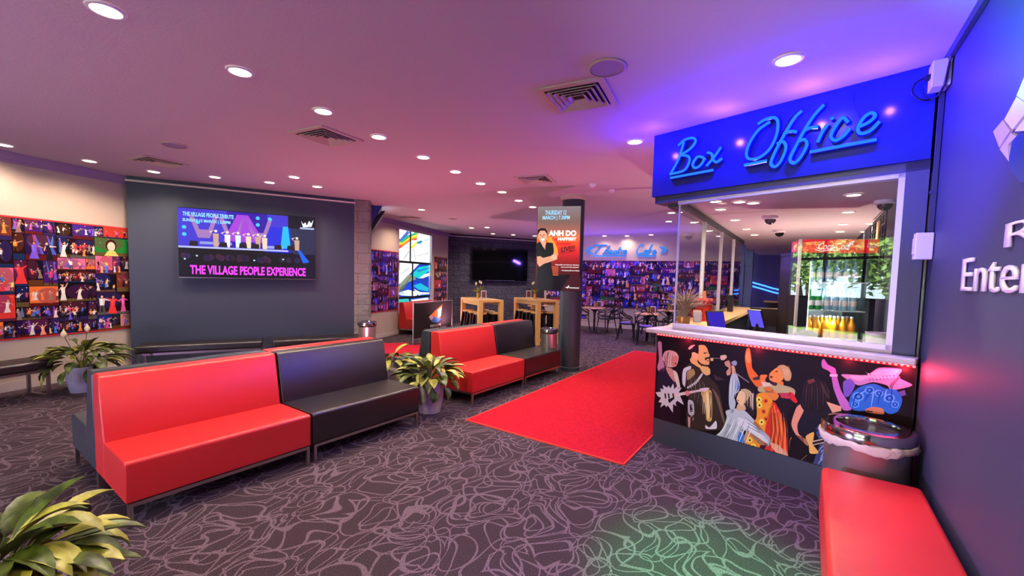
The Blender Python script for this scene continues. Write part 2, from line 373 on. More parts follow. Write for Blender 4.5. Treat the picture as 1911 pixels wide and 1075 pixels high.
# small stage pictures for the photo collage
SKIN = [(236, 190, 160), (220, 160, 120), (200, 140, 110), (240, 205, 180)]
BRI = [(232, 60, 60), (240, 140, 60), (235, 225, 215), (225, 90, 160), (120, 90, 220), (245, 200, 110), (200, 60, 110), (255, 170, 130), (60, 120, 220)]
BGS = [(14, 10, 20), (20, 14, 30), (10, 12, 40), (40, 16, 70), (36, 10, 16), (24, 34, 110), (70, 24, 110), (90, 20, 36), (12, 12, 14), (30, 22, 50), (120, 50, 30), (16, 20, 60)]
def person(L, x, z, h, rnd, k=6):
    c = rnd.choice(BRI if rnd.random() < .6 else [(236, 226, 216), (60, 50, 70), (30, 26, 40), (150, 120, 110)]); sk = rnd.choice(SKIN); w = h*rnd.uniform(.10, .16); j = lambda: h*rnd.uniform(-.03, .03)
    lean = h*rnd.uniform(-.12, .12); hip = z+h*.42
    kind = rnd.random()
    if kind < .4:      # skirt or coat
        L.append((c+(k,), [(x-w*1.5+j(), z+j()), (x+w*1.5+j(), z+j()), (x+w*.7, hip), (x+lean+w*.9, z+h*.8), (x+lean-w*.9, z+h*.8), (x-w*.7, hip)]))
    else:
        c2 = tuple(int(v*.35) for v in c)
        L.append((c2+(k,), [(x-w*1.1+j(), z), (x-w*.4+j(), z), (x-w*.1, hip), (x-w*.7, hip)])); L.append((c2+(k,), [(x+w*1.1+j(), z), (x+w*.4+j(), z), (x+w*.1, hip), (x+w*.7, hip)]))
        L.append((c+(k,), [(x-w*.75, hip), (x+w*.75, hip), (x+lean+w, z+h*.8), (x+lean-w, z+h*.8)]))
    L.append((tuple(min(255, int(v*1.3)) for v in c)+(k+1,), [(x-w*.3, hip), (x+j(), hip), (x+lean+j(), z+h*.78), (x+lean-w*.6, z+h*.78)]))
    hx = x+lean*1.2
    L.append((rnd.choice([(30, 18, 16), (90, 60, 30), (210, 170, 90), (60, 20, 20)])+(k+1,), oval((hx+h*.012, z+h*.915), h*.075, h*.095, 8)))
    L.append((sk+(k+2,), oval((hx-h*.01, z+h*.885), h*.055, h*.075, 8)))
    for sgn in (-1, 1):
        dx = sgn*h*rnd.uniform(.05, .32); dz = h*rnd.uniform(-.35, .32); sx = x+lean+sgn*w*.8; t = h*.035
        L.append((rnd.choice([sk, c])+(k+1,), [(sx, z+h*.8), (sx+dx, z+h*.78+dz), (sx+dx+t, z+h*.74+dz), (sx+t*.4, z+h*.70)]))
def collage(s0, s1, z0, z1, seed, tint=(1, 1, 1)):
    rnd = random.Random(seed); L = [((12, 8, 16, 0), [(s0, z0), (s1, z0), (s1, z1), (s0, z1)])]
    rows = []; z = z0
    ncol = max(1, round((s1-s0)/.46)); cw = (s1-s0)/ncol; cells = []
    for ci in range(ncol):      # columns of different splits so that rows do not line up across the wall
        z = z0
        while z < z1-.01:
            h = rnd.choice((.17, .22, .27, .34)); h = h if z1-z-h > .12 else z1-z
            x0 = s0+ci*cw; k = rnd.choice((1, 2, 2, 3)) if cw > .25 else 1
            cuts = [0]+sorted(rnd.uniform(.25, .75) for _ in range(k-1))+[1]
            for a, b in zip(cuts, cuts[1:]):
                if (b-a)*cw > .05: cells.append((x0+a*cw, x0+b*cw, z, z+h))
            z += h
    for a, b, c, d in cells:
        w, h = b-a, d-c; r_ = lambda u0, v0, u1, v1: [(a+w*u0, c+h*v0), (a+w*u1, c+h*v0), (a+w*u1, c+h*v1), (a+w*u0, c+h*v1)]
        cx = lambda p: (min(max(p[0], a+.003), b-.003), min(max(p[1], c+.003), d-.003))
        bgc = rnd.choice(BGS if rnd.random() < .82 else [(226, 60, 50), (200, 130, 120), (30, 130, 50), (235, 110, 150), (60, 60, 200), (240, 120, 50)]); M2 = []
        M2.append((bgc+(1,), r_(0, 0, 1, 1)))
        gl = rnd.choice([(90, 50, 150), (50, 60, 170), (150, 50, 60), (130, 70, 40), (60, 60, 80), (120, 40, 110)])
        M2.append((tuple(int((gl[i]+bgc[i]*1.5)/2.5) for i in range(3))+(2,), oval((a+w*rnd.uniform(.3, .7), c+h*rnd.uniform(.5, .8)), w*.45, h*.4, 14)))
        M2.append((tuple(int(v*.4) for v in rnd.choice(BRI))+(2,), r_(0, 0, 1, rnd.uniform(.1, .25))))
        t = rnd.random()
        if t < .3:
            for q in range(rnd.randint(2, 5)):
                x = rnd.uniform(.1, .9); x2 = x+rnd.uniform(-.25, .25); M2.append((rnd.choice([(90, 90, 220), (170, 80, 200), (80, 130, 190), (190, 70, 80)])+(3,), [(a+w*x, d), (a+w*(x+.02), d), (a+w*(x2+.10), c+h*.25), (a+w*(x2-.08), c+h*.25)]))
        if t > .95:
            for q in range(rnd.choice((1, 2))):
                u = rnd.uniform(.35, .65)+(q-.5)*.2; R = min(w, h)
                M2.append((rnd.choice([(30, 18, 16), (150, 100, 50), (60, 20, 20)])+(4+q*3,), oval((a+w*u, c+h*.6), R*.27, R*.34, 12))); M2.append((rnd.choice(SKIN)+(5+q*3,), oval((a+w*u, c+h*.54), R*.19, R*.26, 12)))
                M2.append((rnd.choice(BRI)+(5+q*3,), [(a+w*(u-.22), c), (a+w*(u+.22), c), (a+w*(u+.1), c+h*.3), (a+w*(u-.1), c+h*.3)]))
        elif t > .45:
            for rr in range(rnd.choice((1, 2, 2))):
                n = max(2, int(w/(h*.17)))
                for q in range(n):
                    if rnd.random() < .8: person(M2, a+w*(q+rnd.uniform(.2, .8))/n, c+h*(.06+.22*(1-rr)+rnd.uniform(0, .06)), h*rnd.uniform(.38, .52), rnd, 3+rr*3)
        else:
            n = max(1, min(3, int(w/(h*.4))))
            for q in range(n): person(M2, a+w*(q+.5)/n+w*rnd.uniform(-.05, .05), c+h*rnd.uniform(.03, .1), h*rnd.uniform(.65, .88), rnd, 4+(q % 2)*2)
        for q in range(rnd.randint(0, 4)): M2.append((rnd.choice([(240, 235, 220), (120, 200, 240), (255, 180, 80)])+(8,), oval((a+w*rnd.random(), c+h*rnd.uniform(.6, .97)), .006, .006, 6)))
        L += [(q, [cx(p) for p in pp]) for q, pp in M2]
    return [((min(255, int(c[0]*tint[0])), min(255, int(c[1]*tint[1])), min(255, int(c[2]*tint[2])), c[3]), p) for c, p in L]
# ------------------------------------------------------------------ setting: floor, ceiling, walls
struct(MB().span((-13, -4.6, -.12), (1.5, 16, 0)).build('floor', 'carpet'))
struct(MB().span((-13, -4.6, ZC), (1.5, 16, ZC+.12)).build('ceiling', 'ceiling'))
struct(MB().span((.62, -4.3, 0), (.74, 14.6, ZC)).build('wall_right', 'navy'))
LW = Plane((-8.75, 1.96), (-.35, .937))            # curved left wall, near stretch
LW.n = Vector((.937, .35, 0))
lw = MB(); LW.box(lw, -7.0, .35, 0, ZC, 0, -.12); struct(lw.build('wall_left', 'wall'))
BW = Plane((-8.65, 1.94), (1.45, 2.99)); BWL = Vector((1.45, 2.99)).length
bw = MB(); BW.box(bw, 0, BWL, 0, ZC-.001, 0, -.16); struct(bw.build('wall_feature', 'navy'))
SW = Plane((-8.35, 5.5), (-1.65, 4.9))
s_a, s_b = SW.hit(744, 450)[0], SW.hit(808, 450)[0]; zs0, zs1 = .50, 2.86
sw = MB()
SW.box(sw, .35, s_a, 0, ZC, 0, -.14); SW.box(sw, s_b, 5.3, 0, ZC, 0, -.14); SW.box(sw, s_a, s_b, 0, zs0, 0, -.14); SW.box(sw, s_a, s_b, zs1, ZC, 0, -.14)
struct(sw.build('wall_left_rear', 'wall'))
GW = Plane((-10.0, 10.4), (.5, .868))
def local_box(name, pl, a0, a1, z0, z1, o0, o1, m):
    "box whose own x axis runs along the wall"
    o = MB().span((a0, -o0, z0), (a1, -o1, z1)).build(name, m); o.location = pl.p
    o.rotation_euler = (0, 0, pl.rot()); return o
sg = 1 if Vector((-math.sin(GW.rot()), math.cos(GW.rot()), 0)).dot(GW.n) < 0 else -1
struct(local_box('wall_block', GW, 0, 3.78, 0, ZC, 0, -.14, 'block'))
CW = Plane((-8.112, 12.76), (2.5, .55))
cw = MB(); CW.box(cw, .50, 6.75, 0, ZC, 0, -.14); cw.box((-7.89, 13.32, ZC/2), (.9, .1, ZC), Matrix.Rotation(math.atan2(.82, -.49), 3, 'Z')); struct(cw.build('wall_cafe', 'wall'))
BB = Plane((-1.52, 14.2), (1, .1)); bb = MB(); BB.box(bb, 0, 2.25, 0, ZC, 0, -.12); struct(bb.build('wall_rear_right', 'bluewall'))
# trims
t = MB(); LW.box(t, -7, 0, ZC-.10, ZC-.001, .0, .05); LW.box(t, -7, 0, ZC-.13, ZC-.10, 0, .025); struct(t.build('trim_1', 'cornice'))
t = MB(); SW.box(t, .4, 5.3, ZC-.08, ZC-.001, .0, .05); SW.box(t, .4, 5.3, ZC-.12, ZC-.08, 0, .02); struct(t.build('trim_2', 'cornice'))
t = MB(); BW.box(t, -.01, BWL, ZC-.085, ZC-.06, .0, .03); struct(t.build('trim_3', 'skirt'))
t = MB(); GW.box(t, 0, 3.7, ZC-.085, ZC-.06, .0, .03); struct(t.build('trim_4', 'skirt'))
t = MB(); LW.box(t, -7, 0, 0, .12, .0, .015); struct(t.build('baseboard_left', 'skirt'))
t = MB(); SW.box(t, .4, 5.2, 0, .12, .0, .015); struct(t.build('baseboard_left_rear', 'skirt'))
t = MB(); CW.box(t, .55, 6.7, 0, .14, .0, .015); struct(t.build('baseboard_cafe', 'skirt'))
t = MB(); BW.box(t, 0, BWL, 0, .10, .0, .012); struct(t.build('baseboard_feature', 'navy_dark'))
t = MB(); t.span((.605, -4.2, 0), (.62, 3.7, .1)); struct(t.build('baseboard_right', 'navy_dark'))
# rear wall with glazed entrance behind the camera (seen mirrored in the ticket window)
YR = -4.2
rw = MB(); rw.span((-8, YR-.14, 0), (-4.8, YR, ZC)).span((-1.4, YR-.14, 0), (.62, YR, ZC)).span((-4.8, YR-.14, 2.75), (-1.4, YR, ZC)); struct(rw.build('wall_rear', 'wall'))
fr = MB()
for x in (-4.77, -3.93, -3.1, -2.27, -1.43): fr.span((x-.03, YR-.1, 0), (x+.03, YR, 2.75))
for z in (.03, 1.28, 2.25, 2.72): fr.span((-4.8, YR-.1, z-.03), (-1.4, YR, z+.03))
wf = struct(fr.build('window_1', 'dark'))
struct(MB().span((-4.8, YR-.06, 0), (-1.4, YR-.05, 2.75)).build('window_pane', 'glass', wf))
struct(MB().span((-4.8, YR-.045, .5), (-1.4, YR-.04, 1.25)).build('frosted_band', 'frosted', wf))
struct(MB().span((-40, -60, -.3), (30, YR-.14, -.13)).build('ground', 'grass'))
struct(MB().span((-14, YR-5.5, -.13), (6, YR-.14, -.11)).build('trim_5', 'paving'))
# trees outside
for i, (x, y, h, r) in enumerate(((-4.6, -9.6, 3.6, 1.4), (-7.9, -10.6, 3.8, 1.5), (-11.4, -11.5, 4, 1.6), (-6.2, -14.2, 4.6, 1.9), (-10.2, -15.6, 4.8, 1.9), (-1.2, -12, 4.4, 1.6))):
    tr = thing('garden_tree', 'leafy green tree outside the glazed entrance, mirrored in the ticket window', 'tree', (x, y, -.13), group='garden trees')
    MB().tube(spline([(0, 0, 0), (.05, 0, h*.25), (-.05, .1, h*.5)]), .12, 8).build('trunk', 'bark', tr)
    b = bmesh.new(); rnd = random.Random(i)
    for k in range(1300):
        a = rnd.uniform(0, 2*PI); e = math.asin(rnd.uniform(-1, 1)); rr = r*rnd.uniform(.55, 1)*(1+.25*math.sin(3*a+2*e))
        p = Vector((rr*math.cos(a)*math.cos(e), rr*math.sin(a)*math.cos(e), h*.72+rr*.75*math.sin(e)))
        q = Matrix.Rotation(rnd.uniform(0, 6), 3, 'X') @ Matrix.Rotation(rnd.uniform(0, 6), 3, 'Z'); s_ = .13
        b.faces.new([b.verts.new(p+q @ Vector(v)) for v in ((-s_, 0, 0), (0, -s_*.5, 0), (s_, 0, .03), (0, s_*.5, 0))])
    me = bpy.data.meshes.new('crown'); b.to_mesh(me); b.free(); me.materials.append(M_['foliage']); o = bpy.data.objects.new('crown', me); COL.objects.link(o); o.parent = tr
# pillar
pl_ = MB().cyl((-3.43, 6.66, 0), (-3.43, 6.66, ZC-.06), .19, seg=48).build('pillar', 'navy_dark', smooth=True); tag(pl_, 'round dark navy column rising behind the hanging portrait screen', 'column')
MB().lathe([(.20, ZC-.07), (.23, ZC-.05), (.23, ZC-.001)], (-3.43, 6.66, 0), 40).build('capital', 'vent', pl_)
MB().lathe([(.205, 0), (.205, .06), (.19, .07)], (-3.43, 6.66, 0), 40).build('base_ring', 'navy_dark', pl_)
# stone pier past the feature wall + blue gusset
PR = Plane((BW.at(BWL, 0).x, BW.at(BWL, 0).y), (.40, .30))
D0 = BW.at(BWL, 0)
o = MB().span((-.12, -.02, 0), (.22, .5, ZC)).build('wall_pier', 'stone'); o.location = D0+Vector((.02, .05, 0)); o.rotation_euler = (0, 0, math.atan2(.80, .60)-.05); struct(o)
# ------------------------------------------------------------------ pictures on the left walls
def panel(pl, name, s0, s1, z0, z1, seed, label, cat='mural', edge=True, tint=(1, 1, 1), group=None):
    mb = MB(); pl.box(mb, s0, s1, z0, z1, 0.001, .012); o = mb.build(name, 'red'); tag(o, label, cat, group)
    e = .02 if edge else .004
    L = collage(s0+.003, s1-.003, z0+e, z1-e, seed, tint)
    paint('photo_collage', pl, L, 'print', o, off=.014, step=.0006); return o
panel(LW, 'photo_mural', -2.6, -.01, .655, 2.225, 3, 'long red-edged collage of stage photos on the cream wall beside the large screen')
m0 = SW.hit(684, 500)[0]
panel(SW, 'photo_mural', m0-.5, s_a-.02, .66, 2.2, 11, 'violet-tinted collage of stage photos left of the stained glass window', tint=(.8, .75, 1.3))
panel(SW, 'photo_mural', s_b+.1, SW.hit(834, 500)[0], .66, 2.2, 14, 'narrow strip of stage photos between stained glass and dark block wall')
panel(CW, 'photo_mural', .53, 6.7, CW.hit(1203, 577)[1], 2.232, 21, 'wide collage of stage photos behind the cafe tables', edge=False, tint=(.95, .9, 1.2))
# ------------------------------------------------------------------ screens
def ov(c, r, n=10): return oval(c, r, r, n)
sv = thing('wall_screen', 'large lit screen advertising a tribute show on the dark feature wall', 'screen', BW.at(0, 0))
a0, z1 = BW.hit(333.5, 389); a1, z0 = BW.hit(588, 521.5)
a0 = BW.hit(335, 455)[0]; z1 = 2.60; z0 = 1.47
sv.location = (0, 0, 0)
mb = MB(); BW.box(mb, a0, a1, z0, z1, .05, .10); mb.build('casing', 'darkplastic', sv, bevel=.004)
mb = MB(); BW.box(mb, a0+.5, a1-.5, z0+.3, z1-.3, .0, .05); mb.build('wall_bracket', 'dark', sv)
mb = MB(); BW.box(mb, a0, a1, z0, z0+.012, .10, .104); mb.build('lower_trim', 'steel', sv)
W_, H_ = a1-a0, z1-z0
def q(u, v): return (a0+W_*u, z0+H_*v)
def R_(c, u0, v0, u1, v1, k): return (c+(k,), [q(u0, v0), q(u1, v0), q(u1, v1), q(u0, v1)])
rnd = random.Random(5)
L = [R_((14, 10, 30), 0, .01, 1, 1, 0), R_((60, 50, 190), 0, .44, .78, .99, 1), R_((46, 20, 150), .33, .44, .62, .99, 2), R_((30, 40, 200), .6, .40, .80, .80, 2), R_((36, 40, 70), .78, .40, 1, .80, 2)]
for u in (.17, .37, .56):   # pale arches
    L.append(((150, 110, 170, 3), [q(u-.07, .90), q(u-.03, .70), q(u+.03, .70), q(u+.07, .92), q(u+.10, .92), q(u+.04, .58), q(u-.04, .58), q(u-.10, .90)]))
L.append(((150, 60, 200, 3), [q(.40, .95), q(.48, .95), q(.60, .55), q(.30, .55)]))
L.append(((30, 170, 235, 4), [q(.74, .82), q(.78, .82), q(.80, .48), q(.72, .48)])); L.append(((20, 90, 235, 4), [q(.80, .70), q(.86, .50), q(.95, .28), q(.90, .26)]))
for u, v in ((.55, .92), (.55, .82), (.64, .92), (.04, .72), (.04, .62), (.13, .80)): L.append(((60, 190, 240, 5), [(c[0], c[1]) for c in ov(q(u, v), .03)]))
L.append(R_((170, 175, 230), .0, .43, .78, .455, 5)); L.append(R_((130, 140, 205), .14, .49, .36, .53, 4)); L.append(R_((150, 150, 215), .6, .47, .74, .51, 4))
for u, h in ((.25, .24), (.33, .23), (.405, .23), (.48, .22), (.55, .22), (.60, .21), (.85, .2)):
    c = [(235, 200, 170), (190, 150, 130), (220, 180, 150), (240, 240, 240), (200, 225, 240), (240, 170, 170)][int(u*100) % 6]
    L.append((c+(6,), [q(u-.016, .46), q(u+.016, .46), q(u+.02, .46+h*.8), q(u-.02, .46+h*.8)])); L.append(((250, 215, 190, 7), ov(q(u, .46+h*.95), .022)))
    L.append(((240, 200, 170, 7), [q(u-.02, .46+h*.72), q(u-.045, .46+h*.9), q(u-.01, .46+h*1.02), q(u-.035, .46+h*.86)]))
for u in (.10, .30, .44, .53, .70, .8): L.append(((26, 22, 34, 7), [q(u-.03, .46), q(u+.03, .46), q(u+.025, .53), q(u-.025, .53)]))
L.append(R_((8, 7, 20), 0, .01, .82, .42, 2))
for k in range(26):
    u = rnd.uniform(.03, .95); L.append(((26+rnd.randint(0, 30), 26, 44+rnd.randint(0, 24), 3), oval(q(u, .28+.04*rnd.random()), .045, .05, 10)))
for u, v in ((.12, .32), (.52, .28), (.74, .31), (.04, .27)): L.append(((170, 210, 235, 8), ov(q(u, v), .014)))
L.append(((150, 165, 200, 7), [q(.875, .80), q(.99, .80), q(.99, .83), q(.875, .83)]))
L.append(((240, 245, 250, 9), [q(.885, .93), q(.90, .88), q(.92, .91), q(.93, .86), q(.95, .94), q(.965, .90), q(.985, .96), q(.97, .85), q(.90, .83)]))
paint('picture', BW, L, 'screen', sv, off=.101, step=.0004)
text('screen_heading', 'THE VILLAGE PEOPLE TRIBUTE', BW, *[BW.hit(x, 400)[0] for x in (343, 437)], 2.463, 2.53, 'textcyan', sv, off=.107, bold=.03)
text('screen_heading', 'SUNDAY 15 MARCH | 2.30PM', BW, *[BW.hit(x, 410)[0] for x in (343, 431)], 2.36, 2.425, 'textcyan', sv, off=.107, bold=.03)
text('screen_title', 'THE VILLAGE PEOPLE EXPERIENCE', BW, *[BW.hit(x, 508)[0] for x in (357, 570)], 1.53, 1.68, 'textpink', sv, off=.107, bold=.035)
# dark screen on block wall
ds = thing('wall_screen', 'large switched-off black screen on the dark block wall behind the bar tables', 'screen')
b0, b1 = GW.hit(880, 490)[0], GW.hit(982, 490)[0]
mb = MB(); GW.box(mb, b0, b1, 1.48, 2.61, .06, .11); mb.build('casing', 'gloss_black', ds, bevel=.004)
mb = MB(); GW.box(mb, b0+.6, b1-.6, 1.8, 2.3, 0, .06); mb.build('wall_bracket', 'dark', ds)
mb = MB(); GW.box(mb, b0+.5, b1-.5, 1.475, 1.49, .11, .115); mb.build('lower_trim', 'steel', ds)
# hanging portrait screen on the pillar
pA = ray(1000.7, 465)*6.55; pB = ray(1082.5, 462)*6.40
HP = Plane((pA.x, pA.y), (pB.x-pA.x, pB.y-pA.y)); WW = math.hypot(pB.x-pA.x, pB.y-pA.y)
hs = thing('portrait_screen', 'tall lit portrait screen advertising a comedy show, mounted on the round column', 'screen')
hz0 = (HP.hit(1004.7, 542)[1]+HP.hit(1084.7, 543.4)[1])/2; hz1 = (HP.hit(996.8, 389.3)[1]+HP.hit(1080.5, 381)[1])/2
mb = MB(); HP.box(mb, 0, WW, hz0, hz1, -.05, 0); mb.build('casing', 'darkplastic', hs, bevel=.004)
mb = MB(); HP.box(mb, WW*.5+.05, WW*.5+.15, hz0+.5, hz0+.8, -.82, -.05); mb.build('mounting_arm', 'dark', hs)
def HQ(x, y): # crop 657x1075 of region 990..1100
    return HP.hit(990+x*110/657, 370+y*180/1075)
def q(u, v): return (WW*u, hz0+(hz1-hz0)*v)
L = []
grad = [(0, (30, 10, 14)), (.2, (70, 16, 18)), (.32, (130, 26, 24)), (.45, (205, 36, 40)), (.55, (226, 66, 40)), (.64, (216, 110, 60)), (.72, (160, 96, 84)), (.82, (120, 92, 84)), (1, (128, 116, 122))]
for i in range(40):
    v0, v1 = i/40, (i+1)/40; vm = (v0+v1)/2
    for (p, c), (p2, c2) in zip(grad, grad[1:]):
        if p <= vm <= p2: t_ = (vm-p)/(p2-p); cc = tuple(int(c[j]+(c2[j]-c[j])*t_) for j in range(3))
    L.append((cc+(0,), [q(.01, v0), q(.99, v0), q(.99, v1), q(.01, v1)]))
def LP(c, k, pts): L.append((c+(k,), [HQ(*p) for p in pts]))
LP((16, 8, 12), 1, [(72, 850), (330, 850), (360, 1030), (90, 1025)])
LP((60, 18, 26), 1, [(330, 1030), (440, 860), (555, 860), (560, 1032)])
LP((12, 8, 12), 1, [(250, 860), (450, 850), (340, 1030), (200, 1030)])
for y in range(760, 850, 22): LP((240, 110, 60), 2, [(230, y), (310, y+4), (312, y+12), (230, y+8)])
LP((245, 150, 60), 2, [(175, 440), (240, 430), (300, 560), (310, 640), (260, 620), (200, 520)])
LP((14, 12, 16), 3, [(62, 510), (110, 480), (150, 560), (185, 490), (250, 500), (262, 590), (240, 660), (232, 740), (250, 860), (250, 1030), (92, 1026), (72, 740)])
LP((226, 158, 128), 4, [(85, 400), (110, 355), (170, 360), (184, 410), (176, 460), (150, 505), (120, 500), (92, 455)])
LP((226, 158, 128), 3, [(105, 480), (170, 480), (165, 575), (140, 540)])
LP((20, 14, 16), 5, [(76, 420), (80, 355), (115, 332), (165, 335), (188, 370), (188, 410), (176, 385), (160, 362), (110, 362), (90, 395)])
LP((250, 240, 235), 5, [(112, 452), (158, 450), (148, 472), (124, 474)])
for x in (112, 152): LP((60, 30, 26), 5, [(x-12, 408), (x+10, 406), (x+10, 413), (x-12, 415)])
LP((190, 120, 96), 5, [(130, 410), (142, 410), (146, 438), (126, 438)])
LP((220, 150, 118), 4, [(72, 650), (110, 645), (140, 665), (240, 640), (285, 610), (300, 640), (298, 680), (230, 705), (150, 730), (100, 766), (76, 730)])
LP((235, 170, 140), 5, [(230, 640), (262, 620), (298, 650), (280, 690), (235, 680)])
paint('picture', HP, L, 'screen', hs, off=.001, step=.0004)
def HT(s, x0, x1, y0, y1, m_, bold=.03, rise=0): # y0 top, y1 bottom
    a, zt = HQ((x0+x1)/2, y0); _, zb = HQ((x0+x1)/2, y1); return text('screen_text', s, HP, HQ(x0, (y0+y1)/2)[0], HQ(x1, (y0+y1)/2)[0], zb, zt, m_, hs, off=.006, bold=bold, rise=rise)
HT('THURSDAY 12', 165, 400, 135, 185, 'textcyan', .02); HT('MARCH | 7.30PM', 136, 438, 195, 250, 'textcyan', .02)
HT('ANH DO', 202, 512, 358, 422, 'textwhite', .05); HT('The', 236, 298, 440, 476, 'textred', .04); HT('HAPPIEST', 306, 512, 436, 472, 'textwhite', .05)
HT('Refugee', 295, 448, 486, 530, 'textred', .04); HT('LIVE!!', 345, 486, 545, 604, 'textblack', .03, rise=.02)
HT('"Impeccable good humour, infectious', 274, 542, 736, 752, 'textwhite', .02); HT('energy and bright optimism"', 340, 542, 762, 778, 'textwhite', .02); HT('- The Sydney Morning Herald', 340, 545, 800, 816, 'textwhite', .02)
HT('Entertainment', 436, 542, 992, 1004, 'textwhite', .04)
paint('logo', HP, [((245, 245, 245), [HQ(385, 990), HQ(408, 990), HQ(428, 968), HQ(430, 990), HQ(415, 1005)])], 'screen', hs, off=.006)
mb = MB()
for (x0, y0), (x1, y1) in (((336, 560), (490, 528)), ((490, 528), (494, 590)), ((494, 590), (342, 618)), ((342, 618), (336, 560))):
    A_, B_ = HQ(x0, y0), HQ(x1, y1); mb.bar(HP.at(A_[0], A_[1], .006), HP.at(B_[0], B_[1], .006), .008, .004)
mb.build('stamp_border', 'textblack', hs)
# screen leaning out seen from its side + blue gusset above the pier
D_ = 8.7
GP = Plane(ray(690, 420).xy*D_, (ray(690, 420).y, -ray(690, 420).x)); 
def GPp(px, py): return GP.hit(px, py)
def ppoly(pl, pts, o0, o1, name, m_, parent=None):
    mb = MB(); P_ = [pl.hit(*p) for p in pts]
    a = [mb.bm.verts.new(pl.at(*p, o0)) for p in P_]; b = [mb.bm.verts.new(pl.at(*p, o1)) for p in P_]
    mb.bm.faces.new(a); mb.bm.faces.new(b[::-1])
    for k in range(len(a)): mb.bm.faces.new((a[k], b[k], b[(k+1) % len(a)], a[(k+1) % len(a)]))
    return mb.build(name, m_, parent)
o = ppoly(GP, [(660, 376), (716, 380), (684, 433), (660, 392)], -.04, -.12, 'wall_gusset', 'blue'); struct(o); o['kind'] = 'structure'
lt = thing('tilted_screen', 'black screen tilted out from above the stone pier, seen edge-on', 'screen')
ppoly(GP, [(711, 394), (719, 393), (684, 447), (677, 441)], .0, -.9, 'casing', 'darkplastic', lt)
ppoly(GP, [(704, 400), (712, 394), (692, 424), (686, 424)], -.1, -.6, 'mounting_arm', 'dark', lt)
# ------------------------------------------------------------------ stained glass window
wn = thing('stained_glass_window', 'tall stained glass window of rainbow and blue waves in the cream wall', 'window')
del wn['label'], wn['category']; wn['kind'] = 'structure'; wn.name = 'window_2'
def SQ(x, y): return SW.hit(735+x*110/717, 415+y*165/1075)
mb = MB(); SW.box(mb, s_a, s_b, zs0, zs1, -.10, -.09); mb.build('backing_glass', 'glass', wn)
L = [((250, 252, 255, 0), [(s_a, zs0), (s_b, zs0), (s_b, zs1), (s_a, zs1)])]
def SP(c, k, pts): L.append((c+(k,), [SQ(*p) for p in pts]))
SP((70, 100, 200), 1, [(45, 200), (110, 200), (150, 150), (190, 105), (225, 120), (180, 175), (120, 225), (45, 235)])
SP((30, 170, 130), 2, [(45, 232), (120, 222), (190, 160), (300, 120), (320, 140), (210, 180), (130, 245), (45, 245)])
SP((250, 225, 40), 2, [(45, 243), (130, 240), (210, 180), (330, 135), (320, 160), (220, 200), (140, 262), (45, 272)])
SP((245, 150, 40), 3, [(45, 268), (140, 258), (215, 200), (320, 165), (300, 195), (210, 225), (130, 285), (45, 285)])
SP((235, 60, 50), 3, [(45, 282), (140, 276), (210, 222), (310, 190), (305, 215), (235, 218), (100, 320), (60, 316), (75, 420), (45, 420)])
SP((250, 220, 60), 3, [(230, 300), (300, 232), (320, 245), (265, 310), (235, 320)]); SP((40, 140, 170), 3, [(295, 240), (360, 220), (380, 230), (350, 260), (310, 262)])
SP((235, 110, 60), 2, [(45, 420), (95, 425), (105, 500), (100, 580), (60, 640), (45, 640)])
SP((225, 235, 250), 1, [(405, 180), (452, 180), (452, 480), (410, 480)])
SP((20, 60, 170), 2, [(200, 650), (330, 510), (455, 500), (455, 960), (50, 960), (50, 790), (130, 720)])
SP((20, 190, 190), 3, [(230, 650), (330, 545), (455, 525), (455, 590), (330, 680), (260, 660)]); SP((20, 130, 200), 4, [(300, 580), (455, 545), (455, 565), (320, 610)])
SP((230, 240, 245), 3, [(330, 680), (400, 630), (455, 615), (455, 650), (380, 680)])
SP((130, 140, 120), 3, [(60, 850), (110, 740), (200, 640), (250, 640), (300, 690), (200, 730), (100, 830)]); SP((90, 110, 90), 4, [(60, 850), (140, 760), (170, 780), (100, 850)])
SP((20, 170, 200), 4, [(260, 770), (350, 740), (450, 800), (440, 840), (330, 820)]); SP((15, 60, 210), 3, [(170, 800), (240, 740), (360, 730), (300, 790), (200, 830)])
SP((215, 235, 225), 4, [(50, 865), (200, 820), (330, 850), (300, 900), (120, 890)]); SP((10, 60, 150), 4, [(50, 860), (130, 850), (200, 870), (80, 900)])
SP((235, 240, 225), 3, [(270, 810), (350, 850), (455, 855), (455, 880), (330, 890)]); SP((30, 110, 190), 4, [(340, 880), (455, 870), (455, 900), (360, 905)])
SP((30, 180, 170), 5, [(70, 935), (200, 930), (260, 990), (60, 990)]); SP((240, 245, 240), 5, [(230, 945), (440, 915), (455, 960), (300, 990)])
for x0, y0, x1, y1 in ((120, 620, 210, 550), (145, 450, 210, 350), (265, 310, 290, 460), (300, 410, 450, 370), (100, 830, 250, 640), (250, 640, 340, 690), (340, 690, 450, 700), (210, 180, 120, 250), (380, 222, 455, 205)):
    SP((40, 36, 40), 7, [(x0, y0), (x1, y1), (x1+5, y1+3), (x0+5, y0+3)])
def clampz(p): return (min(max(p[0], s_a), s_b), min(max(p[1], zs0), zs1))
L = [(c, [clampz(p) for p in pp]) for c, pp in L]
paint('stained_panes', SW, L, 'stained', wn, off=-.075, step=.0006)
mb = MB()
sm = SQ(225, 300)[0]; sm2 = SQ(250, 700)[0]; zm = (SQ(225, 487)[1]); zl = SQ(225, 912)[1]
SW.box(mb, sm-.02, sm+.02, zm, zs1, -.10, -.05); SW.box(mb, sm2-.02, sm2+.02, zl, zm, -.10, -.05); SW.box(mb, sm-.02, sm+.02, zs0, zl, -.10, -.05)
SW.box(mb, s_a, s_b, zm-.03, zm+.03, -.10, -.05); SW.box(mb, s_a, s_b, zl-.03, zl+.03, -.10, -.05); mb.build('glazing_bars', 'dark', wn)
